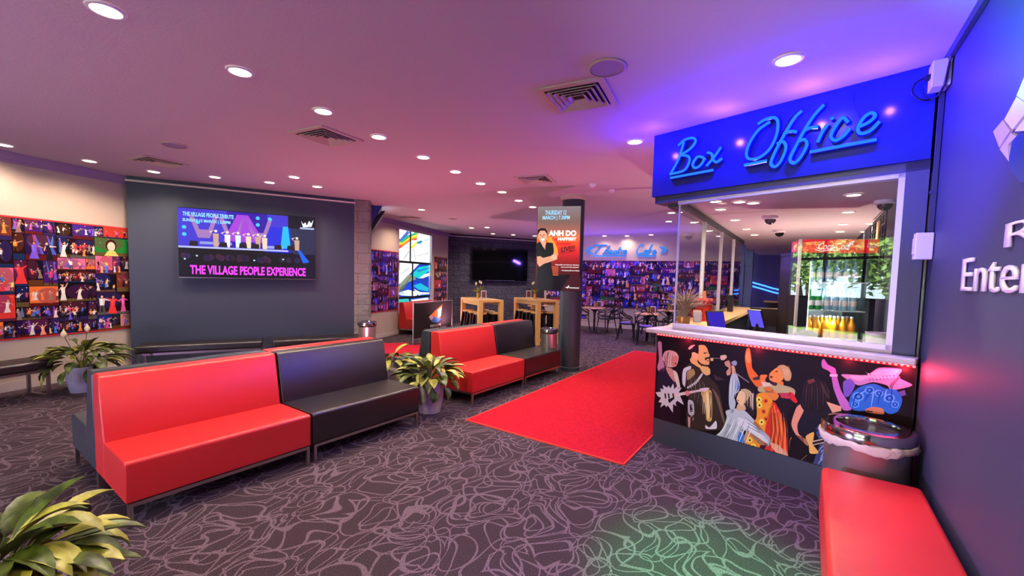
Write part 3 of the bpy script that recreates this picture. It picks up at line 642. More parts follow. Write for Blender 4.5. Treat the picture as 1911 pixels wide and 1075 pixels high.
mb = MB(); SW.box(mb, s_b-.07, s_b-.005, zs0, zs1, -.12, -.0); SW.box(mb, s_a+.002, s_a+.03, zs0, zs1, -.12, -.0); SW.box(mb, s_a, s_b, zs0+.001, zs0+.04, -.12, 0); SW.box(mb, s_a, s_b, zs1-.04, zs1-.002, -.12, 0); mb.build('frame', 'alu', wn)
# ------------------------------------------------------------------ ceiling fittings
def downlight(px, py, z=ZC, label='', group='', e=26, r=.07):
    p = pz(px, py, z)
    t_ = thing('downlight', label, 'ceiling light', p, 0, group)
    MB().lathe([(r+.018, -.001), (r+.016, -.008), (r, -.010), (r-.004, -.004)], seg=24, caps=False).build('trim_ring', 'white', t_, smooth=True)
    MB().cyl((0, 0, -.002), (0, 0, -.007), r-.002, seg=24).build('lens', 'lampface', t_)
    l = lamp('SPOT', 'downlight_beam', (p.x, p.y, z-.03), (1, .81, .62), e, size=.05, spot=150, blend=.9); return t_
row = [(198, 18), (448, 133), (603, 207), (707, 255), (790, 293), (850, 320), (897, 342), (937, 358), (968, 374), (994, 386)]
wh = ['nearest the camera, top left of the ceiling', 'second from the camera', 'third from the camera, before the middle vent', 'fourth from the camera', 'fifth from the camera', 'sixth from the camera', 'fourth from the far end', 'third from the far end', 'second from the far end', 'at the far end beside the portrait screen']
for p, l in zip(row, wh): downlight(*p, label='round warm downlight in the long ceiling row, '+l, group='long row of downlights', e=75)
for p, l in (((8, 270), 'at the left edge of the picture'), ((167, 300), 'above the left photo mural'), ((287, 320), 'by the vent over the corner of the dark wall'), ((401, 330), 'above the left part of the large screen'), ((503, 340), 'above the right part of the large screen'), ((549, 330), 'last of the wall row but set further out'), ((592, 348), 'above the right end of the dark feature wall')):
    downlight(*p, label='warm downlight along the left wall, '+l, group='downlights along the left wall', e=60)
downlight(1471, 111, label='warm downlight in the blue-lit ceiling above the ticket office sign', group='downlights near the ticket office', e=45)
downlight(1185, 264, label='warm downlight left of the ticket office sign corner', group='downlights near the ticket office', e=75)
far = [(787, 391), (766, 408), (880, 425), (909, 424), (920, 436), (958, 438), (998, 440), (1128, 440), (1170, 440), (1215, 438)]
fl = ['larger one over the stained glass corner', 'beside the white lit vent', 'leftmost above the dark block wall', 'above the top of the switched-off screen, nearer', 'small one right above the block wall trim, left', 'small one above the switched-off screen, middle', 'small one left of the portrait screen', 'above the left of the cafe neon', 'above the middle of the cafe neon', 'above the right of the cafe neon']
for p, l in zip(far, fl): downlight(*p, label='small far downlight, '+l, group='far ceiling downlights', e=75 if 'cafe neon' not in l else 22)
for (x, y), l in zip(((1253, 397), (1248, 413), (1294, 415), (1320, 431)), ('nearest', 'second', 'third', 'farthest')): downlight(x, y, label='cafe downlight seen through the ticket office side glass, %s one' % l, group='cafe downlights behind the side glass', e=70)
for x, y in ((-.2, 1.5), (-.2, .1), (-1.9, -.6)): lamp('SPOT', 'downlight_beam', (x, y, ZC-.03), (1, .80, .58), 85, size=.05, spot=150, blend=.9)  # further downlights out of view, added as warm key on counter and bench
ZB = 2.42
inn = [(1445, 352), (1593, 363), (1345, 390), (1380, 376), (1336, 375), (1406, 378), (1372, 410), (1393, 427), (1408, 438), (1583, 395), (1573, 418), (1568, 432), (1627, 417), (1614, 432), (1680, 392)]
il = ['front left', 'front right', 'left, near side glass', 'left row nearest', 'far left edge', 'centre left, small', 'left row second', 'left row third', 'left row farthest', 'right row second', 'right row third', 'right row farthest', 'right wall row middle', 'right wall row farthest', 'beside the dark right wall']
for p, l in zip(inn, il): downlight(*p, z=ZB, label='downlight in the low ticket office ceiling, '+l, group='ticket office downlights', e=26, r=.055)
def sqfit(cs, z=ZC):
    P_ = [pz(x, y, z) for x, y in cs]; c = sum(P_, Vector())/4
    d = (P_[1]-P_[0]).normalized()+(P_[2]-P_[3]).normalized(); s_ = sum(((P_[(i+1) % 4]-P_[i]).length for i in range(4)))/4
    return c, math.atan2(d.y, d.x), s_
def vent(cs, label, size=None):
    c, rz, s_ = sqfit(cs); s_ = size or s_
    t_ = thing('ceiling_vent', label, 'air vent', c, rz, 'ceiling vents')
    mb = MB(); h = s_/2
    for k in range(4): mb.box((Vector((0, h-.025, -.006))).xyz if k == 0 else (0, -h+.025, -.006) if k == 1 else (h-.025, 0, -.006) if k == 2 else (-h+.025, 0, -.006), (s_, .05, .012) if k < 2 else (.05, s_-.1, .012))
    mb.build('frame', 'vent', t_)
    MB().box((0, 0, -.001), (s_-.1, s_-.1, .002)).build('throat', 'ventdark', t_)
    r = h-.05-.025
    while r > .03:
        mb = MB()
        for sx, sy in ((1, 0), (-1, 0), (0, 1), (0, -1)):
            rot = Matrix.Rotation(math.radians(38)*(sx if sx else 0), 3, 'Y') if sx else Matrix.Rotation(-math.radians(38)*sy, 3, 'X')
            mb.box((sx*r, sy*r, -.012), (.034, 2*r, .004) if sx else (2*r, .034, .004), rot)
        mb.build('louvre', 'vent', t_); r -= .042
    return t_
vent([(1009, 166.6), (1126, 147), (1140, 193), (1046, 209)], 'large square louvred vent beside the round speaker near the ticket office sign', .52)
vent([(541.5, 245.6), (608, 235), (671, 260.5), (614, 273.5)], 'square louvred vent just below the long row of downlights, middle left', .52)
vent([(240, 295), (270, 289), (348, 308), (320, 312.5)], 'square louvred vent near the left wall above the dark feature wall corner', .5)
vent([(961.6, 328.5), (1014.6, 325.7), (1037.6, 339.8), (983, 343.4)], 'square louvred vent in front of the round column', .5)
vent([(741.7, 403.5), (780, 401), (789, 407), (752, 410)], 'bright white-rimmed vent near the stained glass window', .5)
for px, py, r, l in ((1133, 125, .125, 'large round ceiling speaker beside the near vent'), (325, 270, .125, 'round ceiling speaker above the left wall vent'), (845, 408, .11, 'small far round ceiling speaker near the block wall')):
    p = pz(px, py, ZC); t_ = thing('ceiling_speaker', l, 'speaker', p, 0, 'ceiling speakers')
    MB().lathe([(r, -.001), (r, -.010), (r-.012, -.014)], seg=40, caps=False).build('rim', 'vent', t_, smooth=True)
    MB().cyl((0, 0, -.002), (0, 0, -.010), r-.010, seg=40).build('grille', mat('speaker_grille', rgb(150, 130, 160), .7), t_)
for px, py, l in ((1143, 354, 'small round smoke detector between the far vent and the ticket office'), (1106, 343, 'small sensor on the ceiling above the portrait screen'), (1112, 446, 'dark dome camera over the left of the cafe neon')):
    p = pz(px, py, ZC); tag(MB().lathe([(.05, -.001), (.05, -.02), (.03, -.045), (.01, -.05)], p, 20).build('ceiling_sensor', 'white' if 'dark' not in l else 'dark', smooth=True), l, 'sensor', 'ceiling sensors')
# ------------------------------------------------------------------ seating
def sofa(label, x_front, y0, y1, m_, facing=1, back_z=.865, end=None):
    "upholstered bench with a backrest; the front faces +x when facing is 1"
    Lh = (y1-y0); t_ = thing('sofa_unit', label, 'sofa', (x_front, (y0+y1)/2, 0), 0 if facing > 0 else PI, 'sofa units')
    h = Lh/2
    prof = [(-.50, .155), (-.004, .155), (0, .165), (0, .405), (-.015, .42), (-.50, .42)]
    MB().prism(prof, -h, h).build('seat', m_, t_, bevel=.02, seg=4)
    prof = [(-.735, .155), (-.502, .155), (-.502, .42), (-.585, back_z-.02), (-.605, back_z), (-.715, back_z), (-.735, back_z-.02)]
    MB().prism(prof, -h, h).build('backrest', m_, t_, bevel=.018, seg=4)
    mb = MB()
    for a, b in (((-.005, -h+.01), (-.005, h-.01)), ((-.72, -h+.01), (-.72, h-.01))): mb.span((a[0]-.022, a[1], .128), (b[0]+.003, b[1], .153))
    for y in (-h+.02, h-.045): mb.span((-.70, y, .128), (-.03, y+.025, .153))
    mb.build('frame', 'steel', t_)
    for x in (-.027, -.742):
        for y in (-h+.01, h-.035): MB().span((x, y, 0), (x+.025, y+.025, .128)).build('leg', 'steel', t_)
    return t_
sofa('bright red sofa unit nearest the camera, facing the ticket office', -3.34, .70, 1.872, 'red')
sofa('near black sofa unit, between the nearest red one and the potted plant', -3.34, 1.89, 3.065, 'black')
sofa('red sofa unit just behind the potted plant, facing the red carpet', -3.34, 3.93, 5.10, 'red')
sofa('black sofa unit at the far end of the row, next to the round column', -3.34, 5.12, 6.20, 'black')
sofa('black sofa unit standing back to back behind the nearest red one', -4.83, .70, 1.872, 'navyseat', -1)
sofa('red sofa unit back to back behind the near black one, only its top edge showing', -4.83, 1.89, 3.065, 'red', -1)
sofa('black sofa unit back to back behind the far red one', -4.83, 3.93, 5.10, 'navyseat', -1)
sofa('red sofa unit back to back behind the far black one, only its top edge showing', -4.83, 5.12, 6.20, 'red', -1)
def bench(label, loc, rz, L_, D_, Ht, m_, th=.11):
    t_ = thing('bench_seat', label, 'bench', loc, rz)
    MB().span((-L_/2, -D_/2, Ht-th), (L_/2, D_/2, Ht)).build('seat', m_, t_, bevel=.03, seg=5)
    mb = MB()
    for y in (-D_/2+.03, D_/2-.055): mb.span((-L_/2+.03, y, Ht-th-.035), (L_/2-.03, y+.03, Ht-th-.002))
    for x in (-L_/2+.03, L_/2-.06):
        mb.span((x, -D_/2+.06, Ht-th-.035), (x+.03, D_/2-.06, Ht-th-.002)); mb.span((x, -D_/2+.06, .0), (x+.03, D_/2-.06, .03))
    mb.build('frame', 'steel', t_)
    for x in (-L_/2+.03, L_/2-.06):
        for y in (-D_/2+.03, D_/2-.06): MB().span((x, y, 0), (x+.03, y+.03, Ht-th-.035)).build('leg', 'steel', t_)
    return t_
bench('long backless red bench along the right wall in the near corner', (.355, 2.33, 0), PI/2, 1.94, .47, .45, 'red', .30)
lwu = Vector((-.35, .937, 0)); lwn = Vector((.937, .35, 0)); lr = math.atan2(.937, -.35)
pb = pz(92, 742); bench('black backless bench at the left edge, against the cream wall under the mural', LW.at(-2.12, 0, .55), lr, 1.55, .45, .46, 'black')
br_ = BW.rot()
bench('black backless bench along the dark wall, left one beneath the large screen', BW.at(.98, 0, .42), br_, 1.62, .45, .46, 'black')
bench('black backless bench along the dark wall, right one mostly behind the near sofas', BW.at(2.68, 0, .42), br_, 1.5, .45, .46, 'black')
# far red sofa below the stained glass + barrier banner
fs = sofa('red sofa standing beneath the stained glass window beside the logo banner', 0, 0, 1.6, 'red')
fp = SW.at(s_a+.75, 0, .78); fs.location = fp; fs.rotation_euler = (0, 0, math.atan2(SW.n.y, SW.n.x))
q0, q1 = pz(773, 566, .95), pz(843, 561, .95)
NP = Plane(q0.xy, (q1-q0).xy); NW = (q1-q0).length
bn = thing('cafe_barrier', 'black fabric barrier with a sailing ship logo, in front of the far red sofa', 'banner', (0, 0, 0))
mb = MB(); NP.box(mb, 0, NW, .12, .95, -.01, .01); mb.build('fabric_panel', 'fabric', bn, bevel=.004)
mb = MB()
for s_ in (-.02, NW+.02): mb.cyl(NP.at(s_, 0), NP.at(s_, .97), .018, seg=12)
mb.cyl(NP.at(-.02, .955), NP.at(NW+.02, .955), .012, seg=12); mb.build('posts', 'steel', bn, smooth=True)
for s_ in (-.02, NW+.02): MB().cyl(NP.at(s_, 0), NP.at(s_, .012), .16, seg=24).build('base', 'dark', bn)
def NQ(x, y): return NP.hit(660+x*.2791, 360+y*.2791)
paint('logo', NP, [((235, 120, 60), [NQ(500, 830), NQ(540, 790), NQ(590, 745), NQ(580, 830), NQ(545, 850)]), ((235, 215, 205), [NQ(560, 780), NQ(586, 760), NQ(580, 820), NQ(560, 835)]), ((70, 130, 215), [NQ(505, 845), NQ(530, 825), NQ(580, 840), NQ(560, 868), NQ(525, 866)]), ((225, 200, 190), [NQ(500, 830), NQ(520, 812), NQ(530, 840), NQ(515, 852)])], 'print', bn, off=.012)
text('lettering', 'REDCLIFFE', NP, NQ(510, 885)[0], NQ(580, 885)[0], NQ(545, 893)[1], NQ(545, 877)[1], 'lettering', bn, off=.013)
text('lettering', 'Entertainment Centre', NP, NQ(475, 885)[0], NQ(618, 885)[0], NQ(545, 910)[1], NQ(545, 898)[1], 'lettering', bn, off=.013)
# carpets
def carpet(label, pts):
    a, b, c, d = pts; mb = MB(); vs = [mb.bm.verts.new((x, y, .001)) for x, y in pts]; f = mb.bm.faces.new(vs)
    r = bmesh.ops.extrude_face_region(mb.bm, geom=[f]); bmesh.ops.translate(mb.bm, vec=(0, 0, .009), verts=[g for g in r['geom'] if isinstance(g, bmesh.types.BMVert)])
    o = mb.build('red_carpet', 'redcarpet'); tag(o, label, 'carpet')
    mb = MB()
    for p_, q_ in zip(pts, pts[1:]+pts[:1]): mb.bar((p_[0], p_[1], .006), (q_[0], q_[1], .006), .012, .014)
    mb.build('bound_edge', mat('carpet_binding', rgb(225, 60, 40), .7), o); return o
carpet('long bright red carpet runner laid from the centre of the floor towards the cafe', [(-3.04, 3.49), (-1.235, 3.49), (-1.30, 9.36), (-3.17, 9.36)])
carpet('red carpet patch on the floor beyond the near sofas, before the far red sofa', [(-8.0, 6.2), (-6.6, 5.2), (-6.0, 6.2), (-7.3, 7.1)])
# ------------------------------------------------------------------ bins
def bin_(label, p, r, h, bag=False):
    t_ = thing('steel_bin', label, 'bin', (p[0], p[1], 0))
    MB().lathe([(r*.93, .0), (r*.93, .03), (r*.9, .035), (r*.9, h-.10), (r*.92, h-.09)], seg=48).build('body', 'steelbody', t_, smooth=True)
    MB().lathe([(r*.94, h-.075), (r, h-.065), (r, h-.025), (r*.97, h-.008), (r*.80, h), (r*.68, h-.004), (r*.66, h-.03), (r*.66, h-.06)], seg=48, caps=False).build('rim_lid', 'chrome', t_, smooth=True)
    MB().cyl((0, 0, h-.09), (0, 0, h-.06), r*.7, seg=32).build('opening', 'darkplastic', t_)
    MB().lathe([(r*.95, 0), (r*.95, .03), (r*.93, .035)], seg=40).build('foot_ring', 'darkplastic', t_, smooth=True)
    if bag:
        b = MB(); rnd = random.Random(4); seg = 60; rings = []
        for j, (rr, z) in enumerate(((r*.93, h-.07), (r*1.03, h-.075), (r*1.045, h-.10), (r*1.0, h-.125), (r*.93, h-.12))):
            rings.append([b.bm.verts.new(((rr+rnd.uniform(-.004, .004))*math.cos(2*PI*k/seg), (rr+rnd.uniform(-.004, .004))*math.sin(2*PI*k/seg), z+rnd.uniform(-.008, .008)+.012*math.sin(k*.5)*(j > 1))) for k in range(seg)])
        for a, c in zip(rings, rings[1:]):
            for k in range(seg): b.bm.faces.new((a[k], a[(k+1) % seg], c[(k+1) % seg], c[k]))
        b.build('bin_bag', 'bag', t_, smooth=True)
    return t_
bin_('large shiny steel bin with plastic bag, between red bench and ticket counter', (.355, 3.565), .245, .70, True)
bin_('shiny steel bin between the far black sofa unit and the round column', pz(1025, 612, .75), .155, .75)
bin_('shiny steel bin beside the pale stone pier', pz(687, 604, .75)+Vector((-.3, .2, 0)), .165, .75)
# ------------------------------------------------------------------ plants
def leaf(bm, base, az, length, width, rise, droop, stem=.5, curl=.25):
    "arching stem then a lance-shaped blade"
    d = Vector((math.cos(az), math.sin(az), 0)); sd = Vector((-d.y, d.x, 0)); N = 11; prev = None; pos = Vector(base); ang = rise; step = length/N
    for i in range(N+1):
        t_ = i/N; f = max(0, (t_-stem)/(1-stem)); wv = width*(math.sin(PI*min(1, f**.75))**.8 if 0 < f < 1 else 0)+.003
        up = Vector((-math.sin(ang)*d.x, -math.sin(ang)*d.y, math.cos(ang)))
        c = bm.verts.new(pos-up*wv*curl); a = bm.verts.new(pos+sd*wv*.5+up*wv*.06); b = bm.verts.new(pos-sd*wv*.5+up*wv*.06)
        if prev:
            bm.faces.new((prev[0], prev[1], c, a)); bm.faces.new((prev[1], prev[2], b, c))
        prev = (a, c, b); pos = pos+(d*math.cos(ang)+Vector((0, 0, math.sin(ang))))*step; ang -= droop/N*(.4+1.6*t_)
def plant(label, loc, pot_r, pot_h, n, size, seed, potmat='pot_grey', flowers=0, leafw=.09, spread=1.0, light=.3, avoid=None, pottaper=.75):
    rnd = random.Random(seed); t_ = thing('potted_plant', label, 'plant', loc)
    MB().lathe([(pot_r*pottaper, 0), (pot_r*.95, pot_h*.4), (pot_r, pot_h*.8), (pot_r*.97, pot_h), (pot_r*.88, pot_h), (pot_r*.86, pot_h-.04)], seg=36, caps=False).build('pot', potmat, t_, smooth=True)
    MB().cyl((0, 0, .005), (0, 0, pot_h-.04), pot_r*.74, pot_r*.86, 30).build('soil', 'soil', t_)
    bms = [bmesh.new(), bmesh.new()]
    for k in range(n):
        az = 2*PI*k*.618+rnd.uniform(-.3, .3); tt = (k+.5)/n
        if avoid and abs((az-avoid+PI) % (2*PI)-PI) < .9: az += PI*.8
        rise = math.radians(86-50*tt*spread+rnd.uniform(-16, 16)); ln = size*rnd.uniform(.8, 1.1)*(1 if tt < .8 else .85)
        r0 = pot_r*.4*rnd.random(); leaf(bms[rnd.random() < light], (r0*math.cos(az), r0*math.sin(az), pot_h-.05), az, ln, leafw*rnd.uniform(.8, 1.2), rise, rnd.uniform(1.2, 2.9)*spread, rnd.uniform(.48, .62))
    for b, mm, nn in zip(bms, ('leaf', 'leaf_light'), ('foliage', 'pale_foliage')):
        me = bpy.data.meshes.new(nn); b.to_mesh(me); b.free(); me.materials.append(M_[mm])
        for p in me.polygons: p.use_smooth = True
        o = bpy.data.objects.new(nn, me); COL.objects.link(o); o.parent = t_
        if nn == 'foliage' or True: o['kind'] = 'stuff'
    for k in range(flowers):
        az = k*2.2+2.6; b = MB(); top = Vector((math.cos(az)*size*.28, math.sin(az)*size*.28, pot_h+size*.80-.04*k))
        b.tube(spline([(0, 0, pot_h-.05), top*.6+Vector((0, 0, .12)), top]), .004, 6); f = b.build('flower_stem', 'leaf', t_)
        b = MB(); b.lathe([(.004, -.03), (.028, .0), (.03, .025), (.012, .06), (.002, .085)], top, 10); b.build('flower', 'petal', f)
    return t_
plant('leafy peace lily in a grey pot with white flowers against the cream wall', (-7.62, 1.22, 0), .16, .33, 84, .56, 1, flowers=2, leafw=.075)
plant('leafy plant in a speckled white pot in the gap between the two sofa rows', (-3.60, 3.47, 0), .165, .36, 90, .47, 2, 'pot_white', leafw=.085, light=.4)
plant('large leafy plant cut off by the lower left corner of the picture', (-2.60, .10, 0), .17, .30, 130, .54, 3, 'pot_white', leafw=.088, light=.5)
plant('leafy plant behind the near sofas, only a leaf tip and dark leaves showing', (-4.45, 3.5, 0), .165, .36, 36, .5, 9, 'pot_white', leafw=.09)
# ------------------------------------------------------------------ ticket office
AP = Plane((-1.209, 4.224), (.972, -.2355)); SE = 1.865
tc_ = thing('ticket_counter', 'ticket office counter base clad with a picture of singers and guitarists', 'counter')
mb = MB(); AP.box(mb, 0, SE, .0, 1.085, -.01, -.5); mb.span((-1.2, 4.6, 0), (-.95, 9.2, 1.085)); mb.build('body', 'navy_dark', tc_)
mb = MB(); AP.box(mb, .0, SE, 0, .235, -.01, .004); mb.build('plinth', 'navy_dark', tc_)
mb = MB(); AP.box(mb, .0, SE, .237, 1.075, -.01, .0); mb.build('picture_panel', 'darkplastic', tc_)
def c7(x, y): return AP.hit(1200+x*.29775, 600+y*.29767)
def c3(x, y): return AP.hit(1215+x*200/1265, 630+y*170/1075)
def c4(x, y): return AP.hit(1370+x*200/860, 640+y*250/1075)
L = [((20, 8, 14, 0), [(.002, .24), (SE-.002, .24), (SE-.002, 1.07), (.002, 1.07)])]
LL = []
def rnd_poly(pts, n=4):
    "closed Catmull-Rom outline"
    out = []; m_ = len(pts)
    for i in range(m_):
        a, b, c, d = pts[i-1], pts[i], pts[(i+1) % m_], pts[(i+2) % m_]
        for k in range(n):
            t = k/n; out.append(tuple(b[q]*(2*t**3-3*t*t+1)+c[q]*(3*t*t-2*t**3)+(c[q]-a[q])*.38*(t**3-2*t*t+t)+(d[q]-b[q])*.38*(t**3-t*t) for q in (0, 1)))
    return out
def A7(c, k, pts, f=c7):
    P_ = [f(*p) for p in pts]
    if 5 <= len(pts) <= 20 : P_ = rnd_poly(P_)
    LL.append((c+(k,), P_))
def SK(c, k, pts, w, f):
    "brush stroke along a line of points"
    P_ = [Vector(p) for p in pts]; a_, b_ = [], []
    for i, p in enumerate(P_):
        d = (P_[min(i+1, len(P_)-1)]-P_[max(i-1, 0)]).normalized(); n = Vector((-d.y, d.x)); ww = w*(1-.7*abs(2*i/(len(P_)-1)-1)); a_.append(p+n*ww/2); b_.append(p-n*ww/2)
    LL.append((c+(k,), [f(*q) for q in a_+b_[::-1]]))
def B3(c, k, pts): A7(c, k, pts, c3)
def D4(c, k, pts): A7(c, k, pts, c4)
LV = (196, 150, 190); WH = (205, 215, 225)
# woman with the star guitar
B3((190, 120, 160), 1, [(80, 60), (125, 60), (132, 230), (160, 330), (150, 400), (100, 415), (75, 350), (95, 250)])
B3((40, 26, 54), 1, [(80, 420), (160, 350), (240, 430), (300, 560), (300, 640), (80, 640)]); B3((34, 14, 30), 1, [(60, 640), (330, 640), (340, 1075), (45, 1075)])
B3((200, 140, 130), 2, [(175, 350), (260, 380), (285, 520), (255, 500), (205, 430)])
B3((212, 170, 170), 3, [(135, 250), (160, 170), (220, 150), (290, 170), (325, 220), (318, 290), (290, 340), (240, 350), (180, 340), (160, 290)])
B3((200, 130, 120), 4, [(255, 230), (300, 215), (318, 262), (305, 300), (300, 335), (262, 345), (245, 300)]); B3((120, 60, 60), 5, [(280, 300), (304, 296), (302, 312), (284, 318)])
B3((150, 100, 120), 4, [(165, 260), (190, 180), (215, 170), (200, 260), (195, 330), (180, 330)])
B3((206, 200, 212), 4, [(55, 645), (120, 640), (110, 600), (150, 610), (140, 560), (190, 590), (210, 565), (230, 600), (265, 540), (275, 610), (310, 570), (320, 600), (365, 590), (330, 640), (345, 690), (390, 795), (310, 745), (290, 770), (300, 810), (262, 780), (258, 885), (200, 800), (180, 820), (160, 790), (110, 825), (130, 770), (90, 760), (120, 710), (80, 690)])
B3((225, 200, 205), 5, [(270, 665), (560, 615), (585, 600), (670, 590), (690, 605), (640, 635), (560, 640), (270, 700)])
for x in (158, 198, 252): B3((36, 30, 40), 6, [(x, 660), (x+18, 655), (x+26, 715), (x+8, 720)])
B3((30, 16, 26), 6, [(200, 730), (270, 700), (280, 720), (215, 775)]); B3((220, 130, 130), 6, [(400, 640), (440, 625), (465, 660), (430, 690), (410, 675)])
B3((215, 200, 190), 3, [(262, 390), (310, 420), (345, 580), (320, 590), (290, 520)])
# moustached man in a metallic jacket
B3((52, 40, 30), 1, [(385, 370), (470, 300), (560, 330), (700, 480), (800, 600), (860, 900), (870, 1075), (430, 1075), (440, 700), (370, 540)])
B3((232, 180, 110), 3, [(470, 180), (560, 95), (630, 90), (665, 130), (680, 180), (695, 210), (680, 235), (690, 260), (685, 320), (640, 320), (590, 330), (600, 370), (530, 330), (470, 290), (460, 230)])
B3((28, 14, 18), 4, [(440, 170), (445, 110), (500, 82), (560, 95), (560, 190), (530, 180), (490, 190), (470, 250), (450, 230)]); B3((190, 170, 165), 5, [(440, 130), (470, 95), (520, 85), (500, 110), (460, 140)])
B3((240, 190, 140), 5, [(482, 185), (515, 172), (545, 200), (545, 250), (510, 245)]); B3((40, 18, 16), 6, [(635, 250), (660, 230), (695, 238), (700, 252), (665, 250), (650, 268)])
B3((60, 26, 18), 5, [(550, 260), (585, 300), (650, 325), (690, 318), (680, 345), (600, 330), (555, 300)]); B3((40, 18, 16), 6, [(620, 180), (655, 172), (660, 182), (628, 192)]); B3((150, 60, 50), 6, [(660, 268), (684, 266), (680, 280), (664, 280)])
B3((205, 205, 215), 2, [(370, 440), (385, 370), (430, 345), (470, 335), (470, 370), (420, 400), (410, 500), (400, 580), (372, 540)]); B3((225, 180, 110), 4, [(580, 350), (640, 325), (695, 370), (698, 430), (650, 445), (600, 400)])
B3((170, 140, 90), 3, [(430, 400), (500, 370), (520, 430), (470, 480), (430, 500)]); B3((200, 200, 205), 4, [(430, 580), (520, 520), (600, 420), (610, 440), (540, 540), (440, 600)])
B3((205, 170, 95), 3, [(590, 640), (700, 620), (720, 700), (718, 970), (655, 970), (640, 800)]); B3((240, 215, 150), 4, [(650, 660), (672, 650), (690, 900), (668, 960), (660, 800)]); B3((90, 66, 34), 4, [(690, 640), (712, 660), (715, 930), (700, 960)])
B3((190, 185, 195), 3, [(440, 740), (500, 760), (510, 900), (470, 920), (440, 880)]); B3((60, 50, 50), 4, [(455, 780), (490, 790), (495, 870), (460, 890)])
B3((110, 90, 70), 3, [(720, 600), (800, 700), (870, 985), (850, 990), (770, 720)]); B3((200, 150, 150), 2, [(435, 930), (465, 950), (460, 1075), (440, 1075)])
B3((215, 215, 220), 3, [(645, 1030), (690, 1060), (760, 985), (775, 1000), (770, 1075), (650, 1075)])
# microphone and far performer
B3((226, 200, 130), 3, [(700, 240), (735, 240), (735, 275), (705, 275)]); B3((120, 90, 90), 3, [(735, 238), (820, 240), (820, 250), (735, 250)])
B3((226, 190, 160), 3, [(820, 215), (880, 205), (895, 235), (860, 265), (825, 260)]); B3((205, 150, 120), 3, [(870, 290), (920, 270), (940, 330), (940, 430), (900, 445), (890, 400), (920, 360), (880, 330)])
B3((150, 165, 185), 4, [(950, 290), (990, 270), (1015, 290), (1005, 330), (960, 320)]); B3((60, 40, 50), 2, [(740, 440), (860, 490), (870, 500), (760, 505)])
B3((130, 120, 125), 3, [(1000, 410), (1160, 525), (1155, 535), (995, 425)])
# woman in pale dress, arm raised
B3((212, 170, 130), 4, [(950, 330), (985, 340), (1000, 420), (960, 430), (955, 380)])
B3((176, 196, 200), 2, [(955, 430), (1010, 430), (1050, 560), (1030, 640), (1000, 660), (980, 700), (1000, 780), (960, 900), (920, 780), (925, 560)]); B3((80, 120, 180), 3, [(1010, 470), (1050, 580), (1010, 650), (1000, 600)])
A7((182, 198, 196), 2, [(520, 560), (590, 545), (640, 560), (700, 620), (760, 690), (805, 740), (790, 780), (740, 780), (660, 700), (620, 680), (636, 835), (540, 815), (430, 770), (500, 670), (525, 600)])
A7((212, 222, 218), 3, [(600, 600), (680, 640), (780, 740), (770, 760), (640, 670), (590, 640)]); A7((140, 160, 160), 3, [(530, 640), (560, 650), (530, 780), (500, 780)]); A7((50, 120, 200), 3, [(596, 690), (632, 700), (634, 832), (590, 822)])
A7((236, 180, 140), 4, [(800, 760), (850, 775), (905, 830), (895, 850), (850, 830), (815, 800)]); A7((190, 170, 150), 3, [(410, 765), (450, 735), (440, 775)])
B3((40, 30, 34), 3, [(1060, 610), (1150, 600), (1230, 640), (1235, 800), (1210, 930), (1130, 860), (1090, 770), (1110, 700)]); B3((190, 180, 130), 4, [(1060, 615), (1120, 605), (1180, 640), (1170, 680), (1120, 760), (1100, 780), (1110, 690), (1080, 650)])
B3((232, 200, 150), 5, [(1020, 690), (1050, 630), (1110, 650), (1110, 720), (1085, 800), (1030, 770), (1010, 730)]); B3((212, 176, 130), 4, [(1030, 780), (1100, 790), (1120, 850), (1060, 860), (1010, 850)]); B3((150, 60, 50), 6, [(1020, 735), (1042, 738), (1036, 750), (1022, 748)]); B3((170, 170, 165), 5, [(1170, 650), (1215, 660), (1200, 860), (1180, 800)])
# singer in orange dress
D4((222, 110, 40), 2, [(88, 110), (100, 50), (125, 45), (140, 130), (145, 200), (190, 260), (230, 340), (180, 350), (120, 270), (95, 180)]); D4((240, 160, 90), 3, [(92, 120), (104, 60), (122, 60), (132, 150), (110, 160)])
D4((60, 50, 50), 3, [(150, 280), (205, 265), (205, 295), (155, 300)]); D4((226, 130, 60), 4, [(210, 260), (268, 258), (250, 300), (300, 360), (360, 420), (330, 465), (270, 420), (220, 330)])
D4((210, 200, 170), 5, [(218, 310), (290, 320), (300, 345), (235, 355)]); D4((236, 150, 70), 4, [(290, 240), (350, 195), (400, 230), (395, 290), (350, 320), (290, 300), (282, 270)]); D4((200, 160, 100), 5, [(350, 190), (395, 175), (440, 200), (462, 250), (450, 300), (410, 300), (385, 240)])
D4((120, 30, 20), 6, [(290, 262), (312, 268), (306, 284), (290, 280)]); D4((90, 40, 26), 6, [(330, 228), (352, 222), (354, 230), (334, 236)]); D4((60, 40, 50), 5, [(300, 310), (350, 320), (340, 345), (310, 340)])
D4((180, 170, 120), 4, [(200, 350), (320, 330), (440, 350), (490, 380), (480, 430), (440, 410), (300, 400), (200, 390)]); D4((226, 130, 60), 3, [(330, 310), (395, 310), (400, 360), (330, 370)])
D4((230, 150, 40), 2, [(180, 420), (260, 400), (310, 470), (250, 690), (240, 930), (90, 870), (85, 740), (180, 600)])
for x, y in ((200, 455), (255, 465), (238, 550), (222, 635), (127, 780), (175, 885), (205, 500), (258, 610), (155, 830)):
    D4((236, 220, 90), 4, oval((x, y), 22, 24, 10)) if (x+y) % 2 else D4((230, 90, 40), 4, oval((x, y), 18, 20, 10)); D4((70, 50, 20), 5, oval((x, y), 8, 9, 8))
D4((210, 50, 26), 2, [(300, 480), (360, 520), (420, 760), (425, 1000), (250, 940), (250, 690)])
